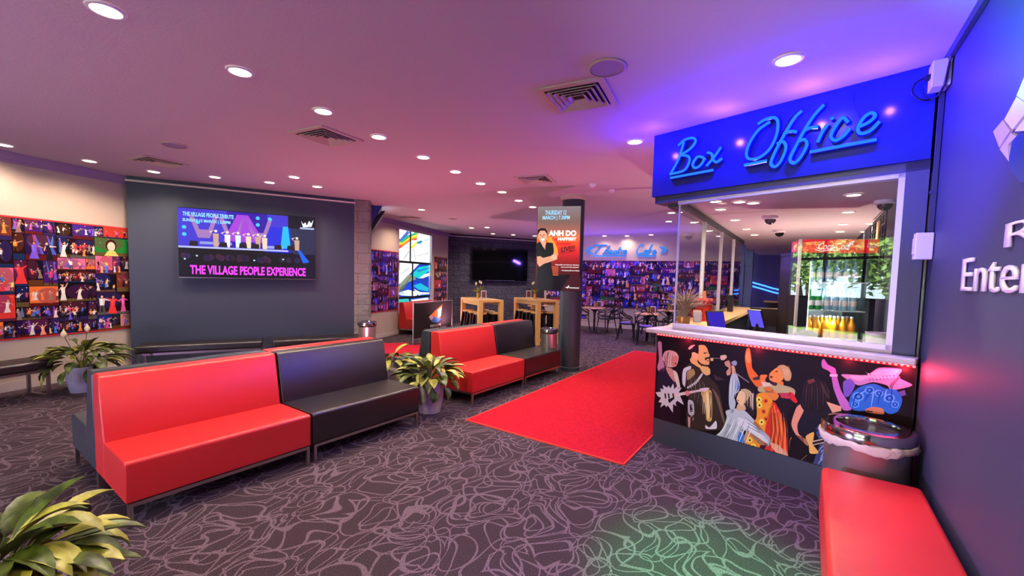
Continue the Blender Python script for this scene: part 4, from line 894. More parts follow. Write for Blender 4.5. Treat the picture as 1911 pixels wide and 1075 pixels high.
for x in (0, 34, 68): D4((246, 120, 60), 3, [(318+x*.8, 500+x), (328+x*.8, 500+x), (352+x, 970+x*.3), (326+x, 960+x*.3)]); D4((120, 20, 16), 3, [(300+x*.7, 560), (306+x*.7, 560), (320+x, 960), (310+x, 955)])
D4((60, 16, 30), 3, [(210, 820), (260, 820), (240, 935), (200, 915)]); D4((26, 12, 20), 4, [(330, 460), (440, 430), (470, 480), (440, 560), (430, 640), (380, 560)]); D4((210, 40, 40), 5, [(440, 400), (470, 400), (510, 470), (490, 480), (455, 450)]); D4((190, 60, 80), 5, [(360, 400), (450, 400), (450, 450), (380, 440)])
# long-haired guitarist
D4((26, 22, 34), 3, [(500, 500), (560, 470), (740, 470), (800, 500), (780, 640), (700, 700), (540, 740), (500, 640)]); D4((60, 70, 110), 3, [(650, 690), (780, 600), (780, 800), (740, 960), (690, 1040), (620, 1040), (650, 920), (690, 800)])
D4((130, 150, 200), 4, [(720, 660), (775, 620), (775, 690), (700, 730)]); D4((120, 140, 190), 4, [(700, 860), (760, 850), (740, 950), (690, 940)])
D4((28, 18, 22), 5, [(545, 400), (580, 290), (650, 275), (720, 310), (770, 400), (775, 440), (740, 450), (750, 520), (700, 560), (640, 560), (560, 540), (530, 480)]); D4((120, 60, 50), 6, [(590, 300), (640, 285), (650, 310), (600, 330)]); D4((70, 50, 44), 6, [(700, 320), (730, 360), (760, 440), (740, 430), (710, 370)])
D4((226, 150, 120), 4, [(500, 520), (545, 490), (560, 540), (510, 650), (520, 730), (600, 790), (590, 825), (500, 740), (460, 650)]); D4((226, 170, 130), 4, [(740, 470), (860, 510), (860, 545), (790, 560)])
D4((24, 12, 16), 4, [(450, 780), (500, 740), (610, 790), (620, 900), (560, 950), (490, 940), (450, 870)]); D4((205, 140, 70), 3, [(445, 790), (465, 760), (490, 920), (470, 910), (448, 860)]); D4((230, 180, 90), 6, [(575, 750), (640, 715), (635, 780), (620, 800), (680, 880), (610, 885), (600, 820)])
D4((200, 180, 150), 5, [(610, 790), (775, 755), (775, 790), (620, 825)]); D4((40, 30, 34), 6, [(630, 796), (770, 764), (770, 782), (632, 815)])
# pointing arm, sequinned hat, blue curls
A7((190, 110, 190), 3, [(1120, 250), (1135, 235), (1160, 270), (1205, 295), (1215, 340), (1245, 440), (1310, 545), (1250, 550), (1195, 420), (1175, 320), (1125, 290)]); A7((230, 190, 225), 4, [(1170, 330), (1220, 330), (1220, 345), (1172, 345)])
A7((176, 140, 190), 2, [(1250, 330), (1400, 335), (1480, 290), (1620, 300), (1600, 350), (1690, 400), (1560, 430), (1530, 400), (1440, 380), (1350, 400), (1260, 350)]); A7((120, 90, 130), 3, [(1560, 430), (1545, 400), (1600, 345), (1612, 352), (1572, 400)])
A7((206, 176, 212), 3, [(1290, 338), (1400, 340), (1480, 300), (1600, 305), (1540, 360), (1440, 350), (1350, 372)])
A7((110, 90, 190), 3, [(1255, 380), (1300, 360), (1330, 400), (1290, 470), (1260, 460)])
A7((44, 110, 205), 4, [(1290, 520), (1310, 450), (1370, 405), (1450, 390), (1520, 420), (1590, 430), (1625, 490), (1600, 560), (1545, 580), (1480, 545), (1400, 560), (1330, 560)])
for x, y, r in ((1350, 470, 36), (1420, 430, 30), (1545, 480, 34), (1330, 520, 26), (1580, 520, 26), (1480, 450, 26)):
    A7((96, 170, 240), 5, oval((x, y), r, r*.8, 14)); A7((26, 80, 180), 6, oval((x, y), r*.72, r*.55, 12)); A7((80, 150, 230), 7, oval((x, y), r*.3, r*.25, 10))
A7((206, 130, 90), 6, [(1395, 550), (1440, 535), (1500, 545), (1510, 580), (1440, 575), (1400, 565)]); A7((40, 20, 30), 7, [(1400, 556), (1440, 562), (1440, 568), (1405, 564)])
A7((90, 80, 150), 4, [(1600, 440), (1640, 430), (1650, 460), (1615, 470)])
# folds, hair strands and highlights
for i in range(9):
    x = 470+i*22; SK((150, 170, 172) if i % 2 else (222, 230, 226), 4, [(x+70-i*3, 600+i*4), (x+30, 680), (x, 770-abs(4-i)*3)], 9, c7)
for i in range(6): SK((232, 238, 232) if i % 2 else (140, 160, 165), 5, [(640+i*4, 600+i*14), (700+i*8, 650+i*12), (770+i*3, 720+i*8)], 8, c7)
for i in range(5): SK((140, 165, 175) if i % 2 else (214, 228, 230), 4, [(950+i*16, 470), (945+i*18, 560), (940+i*14, 700)], 9, c3)
for i in range(6): SK((236, 210, 150) if i % 2 else (120, 90, 60), 6, [(1090+i*12, 620), (1130+i*14, 680), (1120+i*18, 800+i*10)], 7, c3)
for i in range(7): SK((236, 212, 190) if i % 2 else (150, 96, 110), 5, [(175+i*16, 165), (165+i*14, 230), (170+i*12, 330)], 7, c3)
for i in range(8): SK((120, 110, 120) if i % 2 else (90, 70, 50), 5, [(440+i*22, 420+i*12), (450+i*26, 560), (460+i*18, 700+i*16)], 8, c3)
for i in range(5): SK((250, 232, 180), 5, [(612+i*22, 660), (618+i*22, 760), (612+i*20, 900)], 7, c3)
for i in range(6): SK((180, 170, 175), 5, [(452+(i % 3)*22, 740+i*40), (470+(i % 3)*16, 775+i*38), (460+(i % 2)*30, 800+i*36)], 10, c3)
for i in range(9): SK((236, 150, 60) if i % 2 else (150, 50, 30), 4, [(290+i*15, 520+i*6), (300+i*16, 700), (275+i*19, 950+i*4)], 8, c4)
for i in range(10): SK((80, 50, 52) if i % 2 else (56, 34, 40), 6, [(575+i*16, 300), (560+i*22, 380), (548+i*24, 480+(i % 3)*30)], 7, c4)
for i in range(6): SK((150, 175, 220) if i % 2 else (50, 60, 100), 5, [(760-i*8, 640+i*55), (730-i*8, 660+i*58), (690-i*4, 700+i*56)], 8, c4)
for i in range(6): SK((240, 200, 150), 6, [(380+i*12, 185), (400+i*9, 230), (405+i*7, 290)], 5, c4)
for i in range(7): SK((120, 190, 245) if i % 2 else (24, 70, 170), 6, [(1310+i*40, 540-(i % 3)*20), (1330+i*38, 470-(i % 2)*20), (1380+i*30, 425)], 9, c7)
for i in range(26): LL.append(((236, 214, 236) if i % 2 else (120, 92, 140), [(c_[0], c_[1]) for c_ in [c7(*q_) for q_ in oval((1290+(i*53) % 360, 335+(i*37) % 55), 5, 4, 6)]])) if False else A7((236, 214, 236) if i % 2 else (120, 92, 140), 5, oval((1400+(i*53) % 190, 320+(i*37) % 50), 5, 4, 6))
SK((230, 210, 120), 6, [(490, 935), (540, 945), (585, 900)], 5, c4)
for i in range(3): A7((226, 176, 140), 5, [(860+i*12, 790+i*10), (900+i*4, 815+i*9), (902+i*2, 822+i*9), (858+i*10, 800+i*10)])
def clampA(p): return (min(max(p[0], .002), SE-.002), min(max(p[1], .24), 1.07))
LL = [(c, [clampA(p) for p in pp]) for c, pp in LL]
paint('stage_picture', AP, L+LL, 'print', tc_, off=.001, step=.0004)
# counter top, LED strip
ct = thing('counter_top', 'pale counter top with rounded edge over the picture of singers', 'counter top')
mb = MB(); AP.box(mb, -.08, SE, 1.09, 1.135, .09, -.5); mb.build('slab', 'counter', ct, bevel=.012, seg=4)
mb = MB(); AP.box(mb, .135, SE-.13, 1.1355, 1.16, -.03, -.16); mb.build('window_sill', 'counter', ct, bevel=.004)
ld = thing('led_strip', 'glowing red light strip under the front edge of the pale counter top', 'light strip')
mb = MB(); AP.box(mb, -.0, SE-.01, 1.066, 1.086, .005, .014); mb.build('tape', 'ledtape', ld)
mb = MB()
for k in range(62): c = AP.at(.02+k*.03, 1.076, .016); mb.box(c, (.014, .006, .010), Matrix.Rotation(AP.rot(), 3, 'Z'))
mb.build('diodes', 'led', ld)['kind'] = 'stuff'
for s_, e_ in ((.3, 1), (.9, 1), (1.5, 1), (1.80, 3.5)): lamp('POINT', 'strip_glow', AP.at(s_, 1.05, .05), (1, .04, .08), e_, size=.02)
# sign board
sb_ = thing('sign_board', 'deep blue fascia board carrying the neon lettering over the ticket window', 'sign board')
mb = MB(); AP.box(mb, -.125, SE-.02, 2.425, ZC-.002, 0, -.25); mb.build('board', 'signblue', sb_)
mb = MB(); AP.box(mb, -.10, SE-.02, 2.36, 2.423, -.02, -.22); mb.build('soffit', 'navy', sb_)
struct(MB().span((-1.28, 4.35, 2.44), (-1.14, 9.5, ZC-.001)).build('wall_office', 'wall'))
struct(MB().span((-1.28, 4.45, ZB+.001), (.618, 14.2, ZB+.02)).build('ceiling_office', 'ceiling'))
mb = MB(); mb.span((-1.20, 4.35, ZB-.09), (-1.10, 9.4, ZB-.001)); struct(mb.build('trim_6', 'navy_dark'))
mb = MB(); AP.box(mb, SE-.135, SE-.02, 1.136, 2.42, -.02, -.12); struct(mb.build('wall_pilaster', 'navy'))
# neon: strokes traced on the board
def strokes(name, pl, fn, SS, r, m_, parent, off, back=True):
    for i, s_ in enumerate(SS):
        P_ = [pl.at(*fn(*p), off) for p in s_]
        b = MB(); b.tube(spline(P_, 6) if len(P_) > 2 else P_, r, 8); o = b.build(name, m_, parent, smooth=True)
        if back:
            b = MB(); P2 = [pl.at(*fn(*p), off*.45) for p in s_]; b.tube(spline(P2, 6) if len(P2) > 2 else P2, r*1.7, 8); b.build('tube_backing', 'neon_back', o, smooth=True)
ns = thing('neon_sign', 'blue neon script reading Box Office on the fascia board', 'neon sign')
def c5(x, y): return AP.hit(1200+x*.30351, 100+y*.30361)
strokes('neon_tube', AP, c5, [
    [(262, 548), (235, 640), (205, 700), (176, 750)], [(228, 570), (268, 535), (318, 524), (334, 545), (300, 590), (242, 628)], [(242, 628), (288, 636), (296, 668), (262, 722), (180, 745)],
    [(380, 642), (345, 640), (317, 680), (325, 705), (355, 698), (384, 660), (378, 640)], [(406, 612), (432, 622), (440, 655), (462, 672), (496, 650)], [(490, 580), (448, 640), (400, 696)], [(180, 768), (442, 720)],
    [(716, 440), (760, 412), (815, 400), (838, 430), (828, 510), (785, 595), (720, 645), (662, 652), (645, 620), (668, 550), (720, 475), (790, 425)], [(632, 690), (770, 663)],
    [(985, 358), (940, 402), (885, 490), (820, 610), (795, 680), (820, 700), (856, 665), (886, 590), (872, 548), (832, 560)], [(872, 500), (915, 484), (955, 488)],
    [(1120, 322), (1062, 385), (1005, 470), (940, 590), (912, 655), (935, 680), (975, 645), (1015, 570), (1002, 535), (965, 545)], [(1000, 480), (1040, 462), (1085, 458)],
    [(1142, 442), (1108, 492), (1080, 552)], [(1160, 412), (1180, 400)], [(1268, 430), (1235, 402), (1190, 455), (1162, 515), (1190, 540), (1240, 512), (1278, 468)],
    [(1330, 458), (1390, 432), (1432, 392), (1410, 372), (1365, 400), (1328, 462), (1342, 498), (1402, 482), (1460, 425)], [(1035, 610), (1442, 535)]], .0105, 'neon', ns, .035)
mb = MB(); mb.tube(spline([AP.at(*c5(x, y), .01) for x, y in ((1300, 240), (1296, 300), (1320, 350), (1335, 400))], 5), .002, 6); mb.build('feed_wire', 'cable', ns)
cn = thing('neon_sign', 'blue neon script reading Theatre Cafe between arrows on the far cafe wall', 'neon sign')
def n4(x, y): return CW.hit(960+x*.2791, 360+y*.2791)
strokes('neon_tube', CW, n4, [[(512, 362), (484, 386), (508, 412)], [(532, 362), (502, 386), (526, 412)], [(530, 352), (622, 350)], [(590, 350), (560, 380), (538, 412)], [(640, 352), (612, 385), (592, 412)], [(600, 400), (622, 385), (628, 395), (618, 412)],
    [(634, 398), (655, 390), (645, 384), (634, 402), (655, 410)], [(685, 388), (665, 392), (662, 408), (678, 406), (688, 388), (684, 410)], [(712, 362), (698, 392), (700, 410)], [(694, 382), (720, 380)], [(716, 410), (722, 388), (734, 388)], [(734, 400), (750, 390), (742, 384), (732, 402), (750, 408)], [(530, 422), (746, 421)],
    [(868, 352), (845, 352), (820, 392), (830, 412), (862, 402)], [(890, 385), (872, 388), (868, 408), (884, 404), (892, 386), (890, 410)], [(925, 345), (908, 370), (896, 410), (890, 432), (902, 420)], [(896, 385), (920, 382)], [(925, 400), (945, 390), (938, 384), (924, 402), (944, 408)], [(816, 422), (946, 421)],
    [(972, 360), (996, 382), (978, 405)], [(990, 360), (1016, 382), (996, 405)]], .02, 'neon', cn, .04, back=False)
# window frame and glass
tw = thing('ticket_window', 'aluminium framed ticket window above the pale counter top', 'window')
mb = MB(); S0, S1 = .135, SE-.135
AP.box(mb, S1-.035, S1, 1.16, 2.36, -.03, -.09); AP.box(mb, S0, S1, 1.161, 1.195, -.03, -.09); AP.box(mb, S0, S1, 2.33, 2.36, -.03, -.09); AP.box(mb, S0, S0+.012, 1.19, 2.33, -.05, -.07); mb.build('frame', 'alu', tw)
mb = MB(); AP.box(mb, S0+.012, S1-.035, 1.195, 2.33, -.055, -.063); mb.build('glass_pane', 'glass', tw)
sw_ = thing('side_glazing', 'row of clear glass panes down the left side of the ticket office', 'glass screen')
g0, g1 = 4.42, 9.25; n_ = 4
for k in range(n_):
    ya, yb = g0+(g1-g0)*k/n_, g0+(g1-g0)*(k+1)/n_
    MB().span((-1.104, ya+.02, 1.14), (-1.096, yb-.03, ZB-.09)).build('glass_pane', 'glass', sw_)
    if k: MB().span((-1.12, ya-.03, 1.14), (-1.08, ya+.02, ZB-.09)).build('mullion', 'alu', sw_)
MB().span((-1.12, g1-.02, 1.14), (-1.06, g1+.06, ZB-.09)).build('mullion', 'blue', sw_)
# inner ledges
lg = thing('inner_ledge', 'pale wooden ledge running along the side and back of the ticket office', 'ledge')
MB().span((-1.24, 4.72, 1.09), (-.82, 9.3, 1.132)).build('side_ledge', 'ledge', lg)
bp_ = Vector((-.82, 8.95, 0)); bu = Vector((.79, .30, 0)).normalized(); LP_ = Plane(bp_.xy, bu.xy)
mb = MB(); LP_.box(mb, 0, 1.5, 1.09, 1.132, 0, -.35); mb.build('rear_ledge', 'ledge', lg)
mb = MB(); LP_.box(mb, 0, 1.5, 0, 1.085, -.02, -.30); mb.build('ledge_base', 'navy_dark', lg)
# neon blue stripes on the rear blue wall, column
st = thing('blue_light_stripe', 'pair of bright blue light lines curving across the deep blue rear wall', 'light strip')
for dy in (0, 7):
    P_ = [BB.at(*BB.hit(x, y+dy), .03) for x, y in ((1404, 527), (1425, 533), (1450, 540), (1486, 546))]
    MB().tube(spline(P_, 5), .022, 8).build('light_line', 'bluebox', st, smooth=True)
pc = pz(1396, 600, 0); cpos = ray(1397, 520)*10.6
MB().box((cpos.x, cpos.y, ZC/2), (.16, .16, ZC)).build('blue_post', 'blue').location = (0, 0, 0)
tag(bpy.data.objects['blue_post'], 'light blue square post at the back left corner of the ticket office', 'post')
# ------------------------------------------------------------------ drinks fridge
fA, fB = Vector((-.096, 5.377)), Vector((.545, 5.608)); fu = (fB-fA).normalized(); FWd = (fB-fA).length
FP = Plane(fA, fu)
fr_ = thing('drinks_fridge', 'tall glass-door drinks fridge with a red header inside the ticket office', 'fridge', (fA.x, fA.y, 0), FP.rot())
def fb(name, a0, a1, z0, z1, y0, y1, m_, par=fr_, bevel=0): return MB().span((a0, y0, z0), (a1, y1, z1)).build(name, m_, par, bevel=bevel)
mb = MB()
mb.span((0, .05, 0), (.03, .62, 1.93)).span((FWd-.03, .05, 0), (FWd, .62, 1.93)).span((0, .60, 0), (FWd, .62, 1.93)).span((0, .05, 0), (FWd, .62, .25)).span((0, .05, 1.90), (FWd, .62, 1.95)); mb.build('cabinet', 'darkplastic', fr_)
fb('inner_lining', .032, FWd-.032, .25, 1.90, .585, .598, 'fridgein')
hd = fb('header', 0, FWd, 1.93, 2.07, .0, .3, 'fridgered', bevel=.012)
def T(s, x0, x1, z0, z1, m_, par, slant=0, bold=.02, off=.004):
    me = text_mesh(s, bold); xs = [v.co.x for v in me.vertices]; ys = [v.co.y for v in me.vertices]
    for v in me.vertices: v.co = Vector((x0+(x1-x0)*(v.co.x-min(xs))/(max(xs)-min(xs))+slant*(v.co.y-min(ys))/(max(ys)-min(ys)), -off, z0+(z1-z0)*(v.co.y-min(ys))/(max(ys)-min(ys))))
    me.materials.clear(); me.materials.append(M_[m_]); o = bpy.data.objects.new('lettering', me); COL.objects.link(o); o.parent = par; return o
T('Coca-Cola', .14, .42, 1.96, 2.035, 'lettering', hd, .02)
mb = MB(); mb.tube(spline([(.12, -.004, 1.965), (.17, -.004, 1.945), (.25, -.004, 1.955), (.34, -.004, 1.95)], 5), .005, 6); mb.build('swash', 'lettering', hd)
T('Coca-Cola', .57, .65, 1.985, 2.03, 'lettering', hd, .01)
mb = MB(); mb.span((0, 0, .25), (.09, .05, 1.91)).span((FWd-.05, 0, .25), (FWd, .05, 1.91)).span((0, 0, 1.86), (FWd, .05, 1.92)).span((0, 0, .22), (FWd, .05, .30)); dr = mb.build('door', 'darkplastic', fr_)
fb('door_glass', .09, FWd-.05, .30, 1.86, .02, .028, 'glass', dr); fb('trim_strip', -.022, -.002, .0, 2.07, -.01, .03, 'alu')
fb('light_tube', .10, .118, .32, 1.84, .06, .075, 'fridgelight')
for k in range(5):
    z = .42+k*.30; fb('shelf', .032, FWd-.032, z, z+.012, .10, .58, 'fridgein')
lamp('SPOT', 'office_fill', (.25, 7.2, .8), (1, .74, .62), 150, target=(-.1, 7.4, 3), size=.06, spot=160, blend=1)  # hidden uplight added to brighten the office ceiling
l = lamp('POINT', 'fridge_lamp', FP.at(.35, 1.6, -.20)+Vector((0, 0, 0)), (.85, 1, 1), 4, size=.03)
lamp('POINT', 'fridge_lamp', FP.at(.35, 1.22, -.13), (.85, 1, 1), 3, size=.03)
def bottle(kind, m_, capm, h, r):
    t_ = thing('drink_bottle', kind, 'bottle')
    MB().lathe([(r*.9, 0), (r, .01), (r, h*.55), (r*.92, h*.62), (r*.4, h*.82), (r*.36, h*.92)], seg=16).build('body', m_, t_, smooth=True)
    MB().cyl((0, 0, h*.92), (0, 0, h), r*.42, seg=12).build('cap', capm, t_); 
    MB().lathe([(r*1.01, h*.2), (r*1.01, h*.45)], seg=16, caps=False).build('label_band', 'paper' if m_ != 'juice' else 'juice', t_); return t_
protos = {'juice': ('juice', 'white', .235, .036), 'green': ('green', 'green', .22, .031), 'water': ('water', 'cap', .225, .032), 'dark': ('darkplastic', 'fridgered', .22, .031)}
PB = {}
names = {'juice': 'yellow orange-juice bottle on the fridge shelf just above the counter line', 'green': 'green bottle on the middle fridge shelf', 'water': 'clear bottle with blue cap on an upper fridge shelf', 'dark': 'dark bottle on the top fridge shelf'}
for k in range(1, 5):
    kind = ['', '', 'juice', 'green', 'water'][k] if k < 5 else 'water'
    kind = {1: 'juice', 2: 'juice', 3: 'green', 4: 'water'}[k]
    for j in range(6):
        for d in range(2):
            kd = kind if not (k == 3 and j > 1) else 'water'
            x = .165+j*.079; loc = FP.at(x, .42+k*.30+.013, -.16-d*.1)
            lab = names[kd]
            if kd not in PB: PB[kd] = bottle(lab, *protos[kd]); PB[kd].location = loc; PB[kd]['group'] = kd+' bottles in the fridge'
            else: dup(PB[kd], loc, .3*j)
# ------------------------------------------------------------------ things inside the ticket office
dk = thing('office_desk', 'orange-brown wooden desk behind the ticket window', 'desk', (-.62, 5.35, 0), -.1)
MB().span((-.5, -.45, .88), (.3, .45, .915)).build('desk_top', 'desk', dk, bevel=.004)
for x in (-.47, .25): MB().span((x, -.42, 0), (x+.025, .42, .88)).build('side_panel', 'dark', dk)
def monitor(label, px, py, z, D, rz, w_, h_, m_, tilt=.15):
    p = ray(px, py)*D; t_ = thing('monitor', label, 'monitor', (p.x, p.y, .916), rz)
    zc = H+p.z-.916
    R = Matrix.Rotation(tilt, 3, 'X')
    MB().box((0, 0, zc), (w_, .025, h_), R).build('casing', 'darkplastic', t_, bevel=.004)
    MB().box(Vector((0, -.0145, zc-.002)), (w_-.02, .003, h_-.02), R).build('display', m_, t_)
    MB().bar((0, .03, 0), (0, .03, zc-.02), .03).build('stand', 'darkplastic', t_); MB().span((-.09, -.06, 0), (.09, .09, .012)).build('base', 'darkplastic', t_); return t_
monitor('tilted monitor with a plain violet screen at the left of the office desk', 1336, 601, 1.2, 4.5, .75, .20, .24, emis('display_violet', rgb(50, 34, 170), 1), -.35)
monitor('small tilted display glowing blue and purple in the middle of the office', 1412, 595, 1.2, 4.9, -.4, .16, .24, emis('display_blue', rgb(90, 80, 220), 1), .5)
monitor('black monitor seen from behind at the back of the office', 1428, 592, 1.2, 5.3, PI-.3, .36, .22, 'darkplastic', 0)
ph = thing('desk_phone', 'black desk phone with handset beside the chair in the ticket office', 'phone', (-.42, 5.0, .916), .4)
MB().prism([(-.09, 0), (.09, 0), (.09, .03), (-.09, .07)], -.08, .08).build('body', 'darkplastic', ph, bevel=.006)
MB().tube(spline([(-.07, -.05, .08), (-.02, -.05, .12), (.05, -.05, .09), (.08, -.05, .05)]), .016, 8).build('handset', 'steel', ph, smooth=True)
kb = MB().span((-.85, 4.78, .917), (-.6, 4.92, .945)).build('card_terminal', 'darkplastic', bevel=.005); tag(kb, 'low black card terminal on the desk near the window', 'card reader')
pr = thing('receipt_printer', 'black receipt printer on the desk between the two displays', 'printer', (-.80, 5.25, .916), .2)
MB().span((-.09, -.08, 0), (.09, .08, .13)).build('housing', 'darkplastic', pr, bevel=.012); MB().span((-.06, -.02, .13), (.06, .02, .134)).build('paper_slot', 'paper', pr)
oc = thing('office_chair', 'dark office chair with rounded back beside the fridge', 'chair', (-.08, 4.72, 0), -.4)
MB().box((0, 0, .52), (.44, .42, .07)).build('seat', 'fabric', oc, bevel=.03)
MB().lathe([(.02, -.02), (.17, -.02), (.19, 0), (.17, .02), (.02, .02)], (0, 0, 0), 28).build('backrest', 'fabric', oc, smooth=True)
bk = oc.children[-1] if False else [c for c in oc.children if c.name.startswith('backrest')][0]; bk.rotation_euler = (PI/2, 0, 0); bk.location = (0, .2, .93); bk.scale = (1, 1.25, 1)
MB().cyl((0, 0, .08), (0, 0, .49), .025).cyl((0, .2, .5), (0, .21, .8), .02).build('column', 'dark', oc)
for k in range(5): MB().bar((0, 0, .08), (.25*math.cos(k*1.2566), .25*math.sin(k*1.2566), .04), .035, .03).build('leg', 'dark', oc)
tb = thing('popcorn_tub', 'red and orange tub with crinkled rim on the side ledge', 'tub', (-1.03, 5.45, 1.133))
MB().lathe([(.075, 0), (.095, .20), (.10, .205)], seg=28).build('tub', 'popcorn', tb, smooth=True)
mb = MB()
for k in range(9): a = k*.7; mb.tube([(0.05*math.cos(a), .05*math.sin(a), .19), (.075*math.cos(a), .075*math.sin(a), .235), (.10*math.cos(a+.1), .10*math.sin(a+.1), .26)], .012, 6, rs=[.008, .014, .022])
mb.build('crinkled_bags', 'popcorn', tb); MB().cyl((0, 0, .2), (0, 0, .36), .025, .018).build('bottle_neck', 'desk', tb)
hd_ = tag(MB().span((-1.08, 7.55, 1.133), (-1.0, 7.62, 1.40)).build('hand_sanitiser', 'darkplastic', bevel=.01), 'tall dark dispenser standing on the far side ledge', 'dispenser')
def grass_pot(label, loc, n, ht, m_='dryleaf', pm='gold', r=.07, h=.13, cat='plant', seed=1, arch=1.2):
    t_ = thing('potted_grass', label, 'plant', loc); rnd = random.Random(seed)
    MB().lathe([(r*.78, 0), (r, h), (r*.9, h), (r*.88, h-.02)], seg=28, caps=False).build('pot', pm, t_, smooth=True); MB().cyl((0, 0, .004), (0, 0, h-.02), r*.74, r*.86, 24).build('soil', 'soil', t_)
    b = MB()
    for k in range(n):
        a = rnd.uniform(0, 6.28); l = ht*rnd.uniform(.6, 1.1); sp = rnd.uniform(.1, .55)*arch; d = Vector((math.cos(a), math.sin(a), 0)); p = [Vector((0, 0, h-.02))+d*r*.4*rnd.random()]
        for i in range(1, 5): t = i/4; p.append(p[0]+d*l*sp*t*t+Vector((0, 0, l*t*(1-.35*sp*t*t*1.6))))
        b.tube(p, .003, 4, rs=[.004, .005, .0045, .003, .001])
    o = b.build('grass_blades', m_, t_); o['kind'] = 'stuff'; return t_
gp = pz(1266, 611, 1.137); grass_pot('dry brown grass plant in a gold pot at the left end of the ticket window', (-1.0, 4.36, 1.137), 120, .36, r=.062, h=.12, arch=1.6)
tag(MB().lathe([(.05, 0), (.066, .12), (.06, .12), (.058, .01)], (.42, 4.12, 1.137), 28).build('beige_pot', 'counter', smooth=True), 'empty beige pot standing inside the window at its right end', 'pot')  # solid pot put in for a pot reflected in the glass
lb = thing('leaflet_holder', 'clear holder full of leaflets behind the dry grass plant', 'leaflets', (-1.0, 5.0, 1.133), .3)
for k in range(4): MB().box((0, .03*k, .08), (.08, .004, .11+.01*k), Matrix.Rotation(-.2, 3, 'X')).build('leaflet', 'tabletop' if k % 2 else 'pot_grey', lb)
wp = ray(1458, 572)*9.8
ws = thing('wall_shelf', 'small floating shelf on the deep blue rear wall', 'shelf', (wp.x, wp.y, 0), BB.rot())
MB().span((-.35, -.15, 1.16), (.5, .2, 1.19)).build('shelf_board', 'tabletop', ws); MB().span((-.3, .1, 0), (.45, .15, 1.16)).build('support', 'navy_dark', ws)
grass_pot('spiky plant in a pale pot on the shelf by the deep blue rear wall', (wp.x-.02, wp.y, 1.191), 26, .3, 'leaf_light', 'counter', .06, .14, seed=5, arch=2)
for k, x in enumerate((.18, .34)):
    f = thing('picture_frame', ['white picture frame nearer the plant on the rear shelf', 'larger white picture frame at the right end of the rear shelf'][k], 'frame', (wp.x+x, wp.y-.02, 1.191), BB.rot(), 'rear shelf frames')
    MB().span((-.06, 0, 0), (.06, .015, .18+.03*k)).build('frame', 'white', f); MB().span((-.048, -.003, .012), (.048, .0, .168+.03*k)).build('picture', 'purpleseat', f)
for px, py, l in ((1438, 404, 'black dome camera in the middle of the ticket office ceiling, nearer one'), (1455, 430, 'black dome camera in the ticket office ceiling, farther one'), (1652, 374, 'black dome camera near the dark right wall of the ticket office')):
    p = pz(px, py, ZB); t_ = thing('dome_camera', l, 'security camera', (p.x, p.y, ZB), 0, 'dome cameras')
    MB().lathe([(.085, -.001), (.085, -.03), (.06, -.04)], seg=28).build('base', 'white', t_, smooth=True); MB().lathe([(.062, -.035), (.058, -.06), (.04, -.085), (.012, -.098)], seg=24).build('dome', 'gloss_black', t_, smooth=True)
# grid shelf on the dark right wall inside the office
gs = thing('wire_rack', 'dark grid rack on the right wall inside the ticket office', 'rack', (0, 0, 0))
mb = MB()
for k in range(7): mb.span((.575, 5.6+k*.22, 1.6), (.585, 5.61+k*.22, 2.36))
for k in range(8): mb.span((.575, 5.6, 1.6+k*.105), (.585, 6.93, 1.61+k*.105))
mb.build('grid', 'dark', gs); MB().span((.56, 6.0, 1.75), (.575, 6.16, 2.3)).build('yellow_strip', 'ledge', gs)
# ------------------------------------------------------------------ right wall: lettering, logo, boxes, cable
RW = Plane((.62, 0), (0, 1))
lt_ = thing('wall_lettering', 'raised white wall lettering with the venue name on the navy right wall', 'sign')
text('lettering', 'Entertainment Centre', RW, 2.995, -.55, 1.585, 1.745, 'lettering', lt_, off=.001, bold=-.004, depth=.012)
text('lettering', 'REDCLIFFE', RW, 2.463, -.4, 1.760, 1.853, 'lettering', lt_, off=.001, bold=-.01, depth=.012)
lo = thing('wall_emblem', 'mosaic sail emblem of pale pieces high on the navy right wall', 'emblem')
def rw(x, y): return RW.hit(1760+x*.3912, 140+y*.3907)
for i, (pp, mm) in enumerate((([(258, 268), (305, 212), (340, 262), (288, 345)], 'counter'), ([(312, 210), (372, 100), (440, 150), (352, 258)], 'lettering'), ([(290, 352), (345, 275), (372, 290), (330, 330), (335, 410)], 'counter'), ([(350, 320), (375, 285), (420, 270), (450, 360), (440, 520), (385, 505), (350, 460), (335, 400)], 'blue'), ([(372, 95), (420, -20), (520, 40), (445, 145)], 'lettering'), ([(362, 268), (440, 170), (520, 220), (430, 262)], 'lettering'))):
    mb = MB(); P_ = [rw(*p) for p in pp]; a = [mb.bm.verts.new(RW.at(*p, .001)) for p in P_]; b = [mb.bm.verts.new(RW.at(*p, .012)) for p in P_]
    mb.bm.faces.new(a); mb.bm.faces.new(b[::-1])
    for k in range(len(a)): mb.bm.faces.new((a[k], b[k], b[(k+1) % len(a)], a[(k+1) % len(a)]))
    mb.build('mosaic_piece', mm, lo)
bx = thing('junction_box', 'white power box high in the corner above the ticket office sign', 'power box', (.575, 3.66, 2.89))
MB().box((0, 0, 0), (.085, .12, .16)).build('housing', 'white', bx, bevel=.006); MB().box((-.05, .0, .0), (.03, .04, .03)).build('socket', 'cable', bx, bevel=.003)
b2 = thing('junction_box', 'white wall sensor box beside the right edge of the ticket window', 'sensor box', (.575, 3.74, 1.86))
MB().box((0, 0, 0), (.085, .085, .17)).build('housing', 'white', b2, bevel=.006); MB().box((-.046, -.01, 0), (.006, .05, .1)).build('front_cover', 'white', b2)
cb_ = MB(); cpts = [RW.hit(1752, 145), 0]
def fa(px, py, off): return AP.at(*AP.hit(px, py), off)
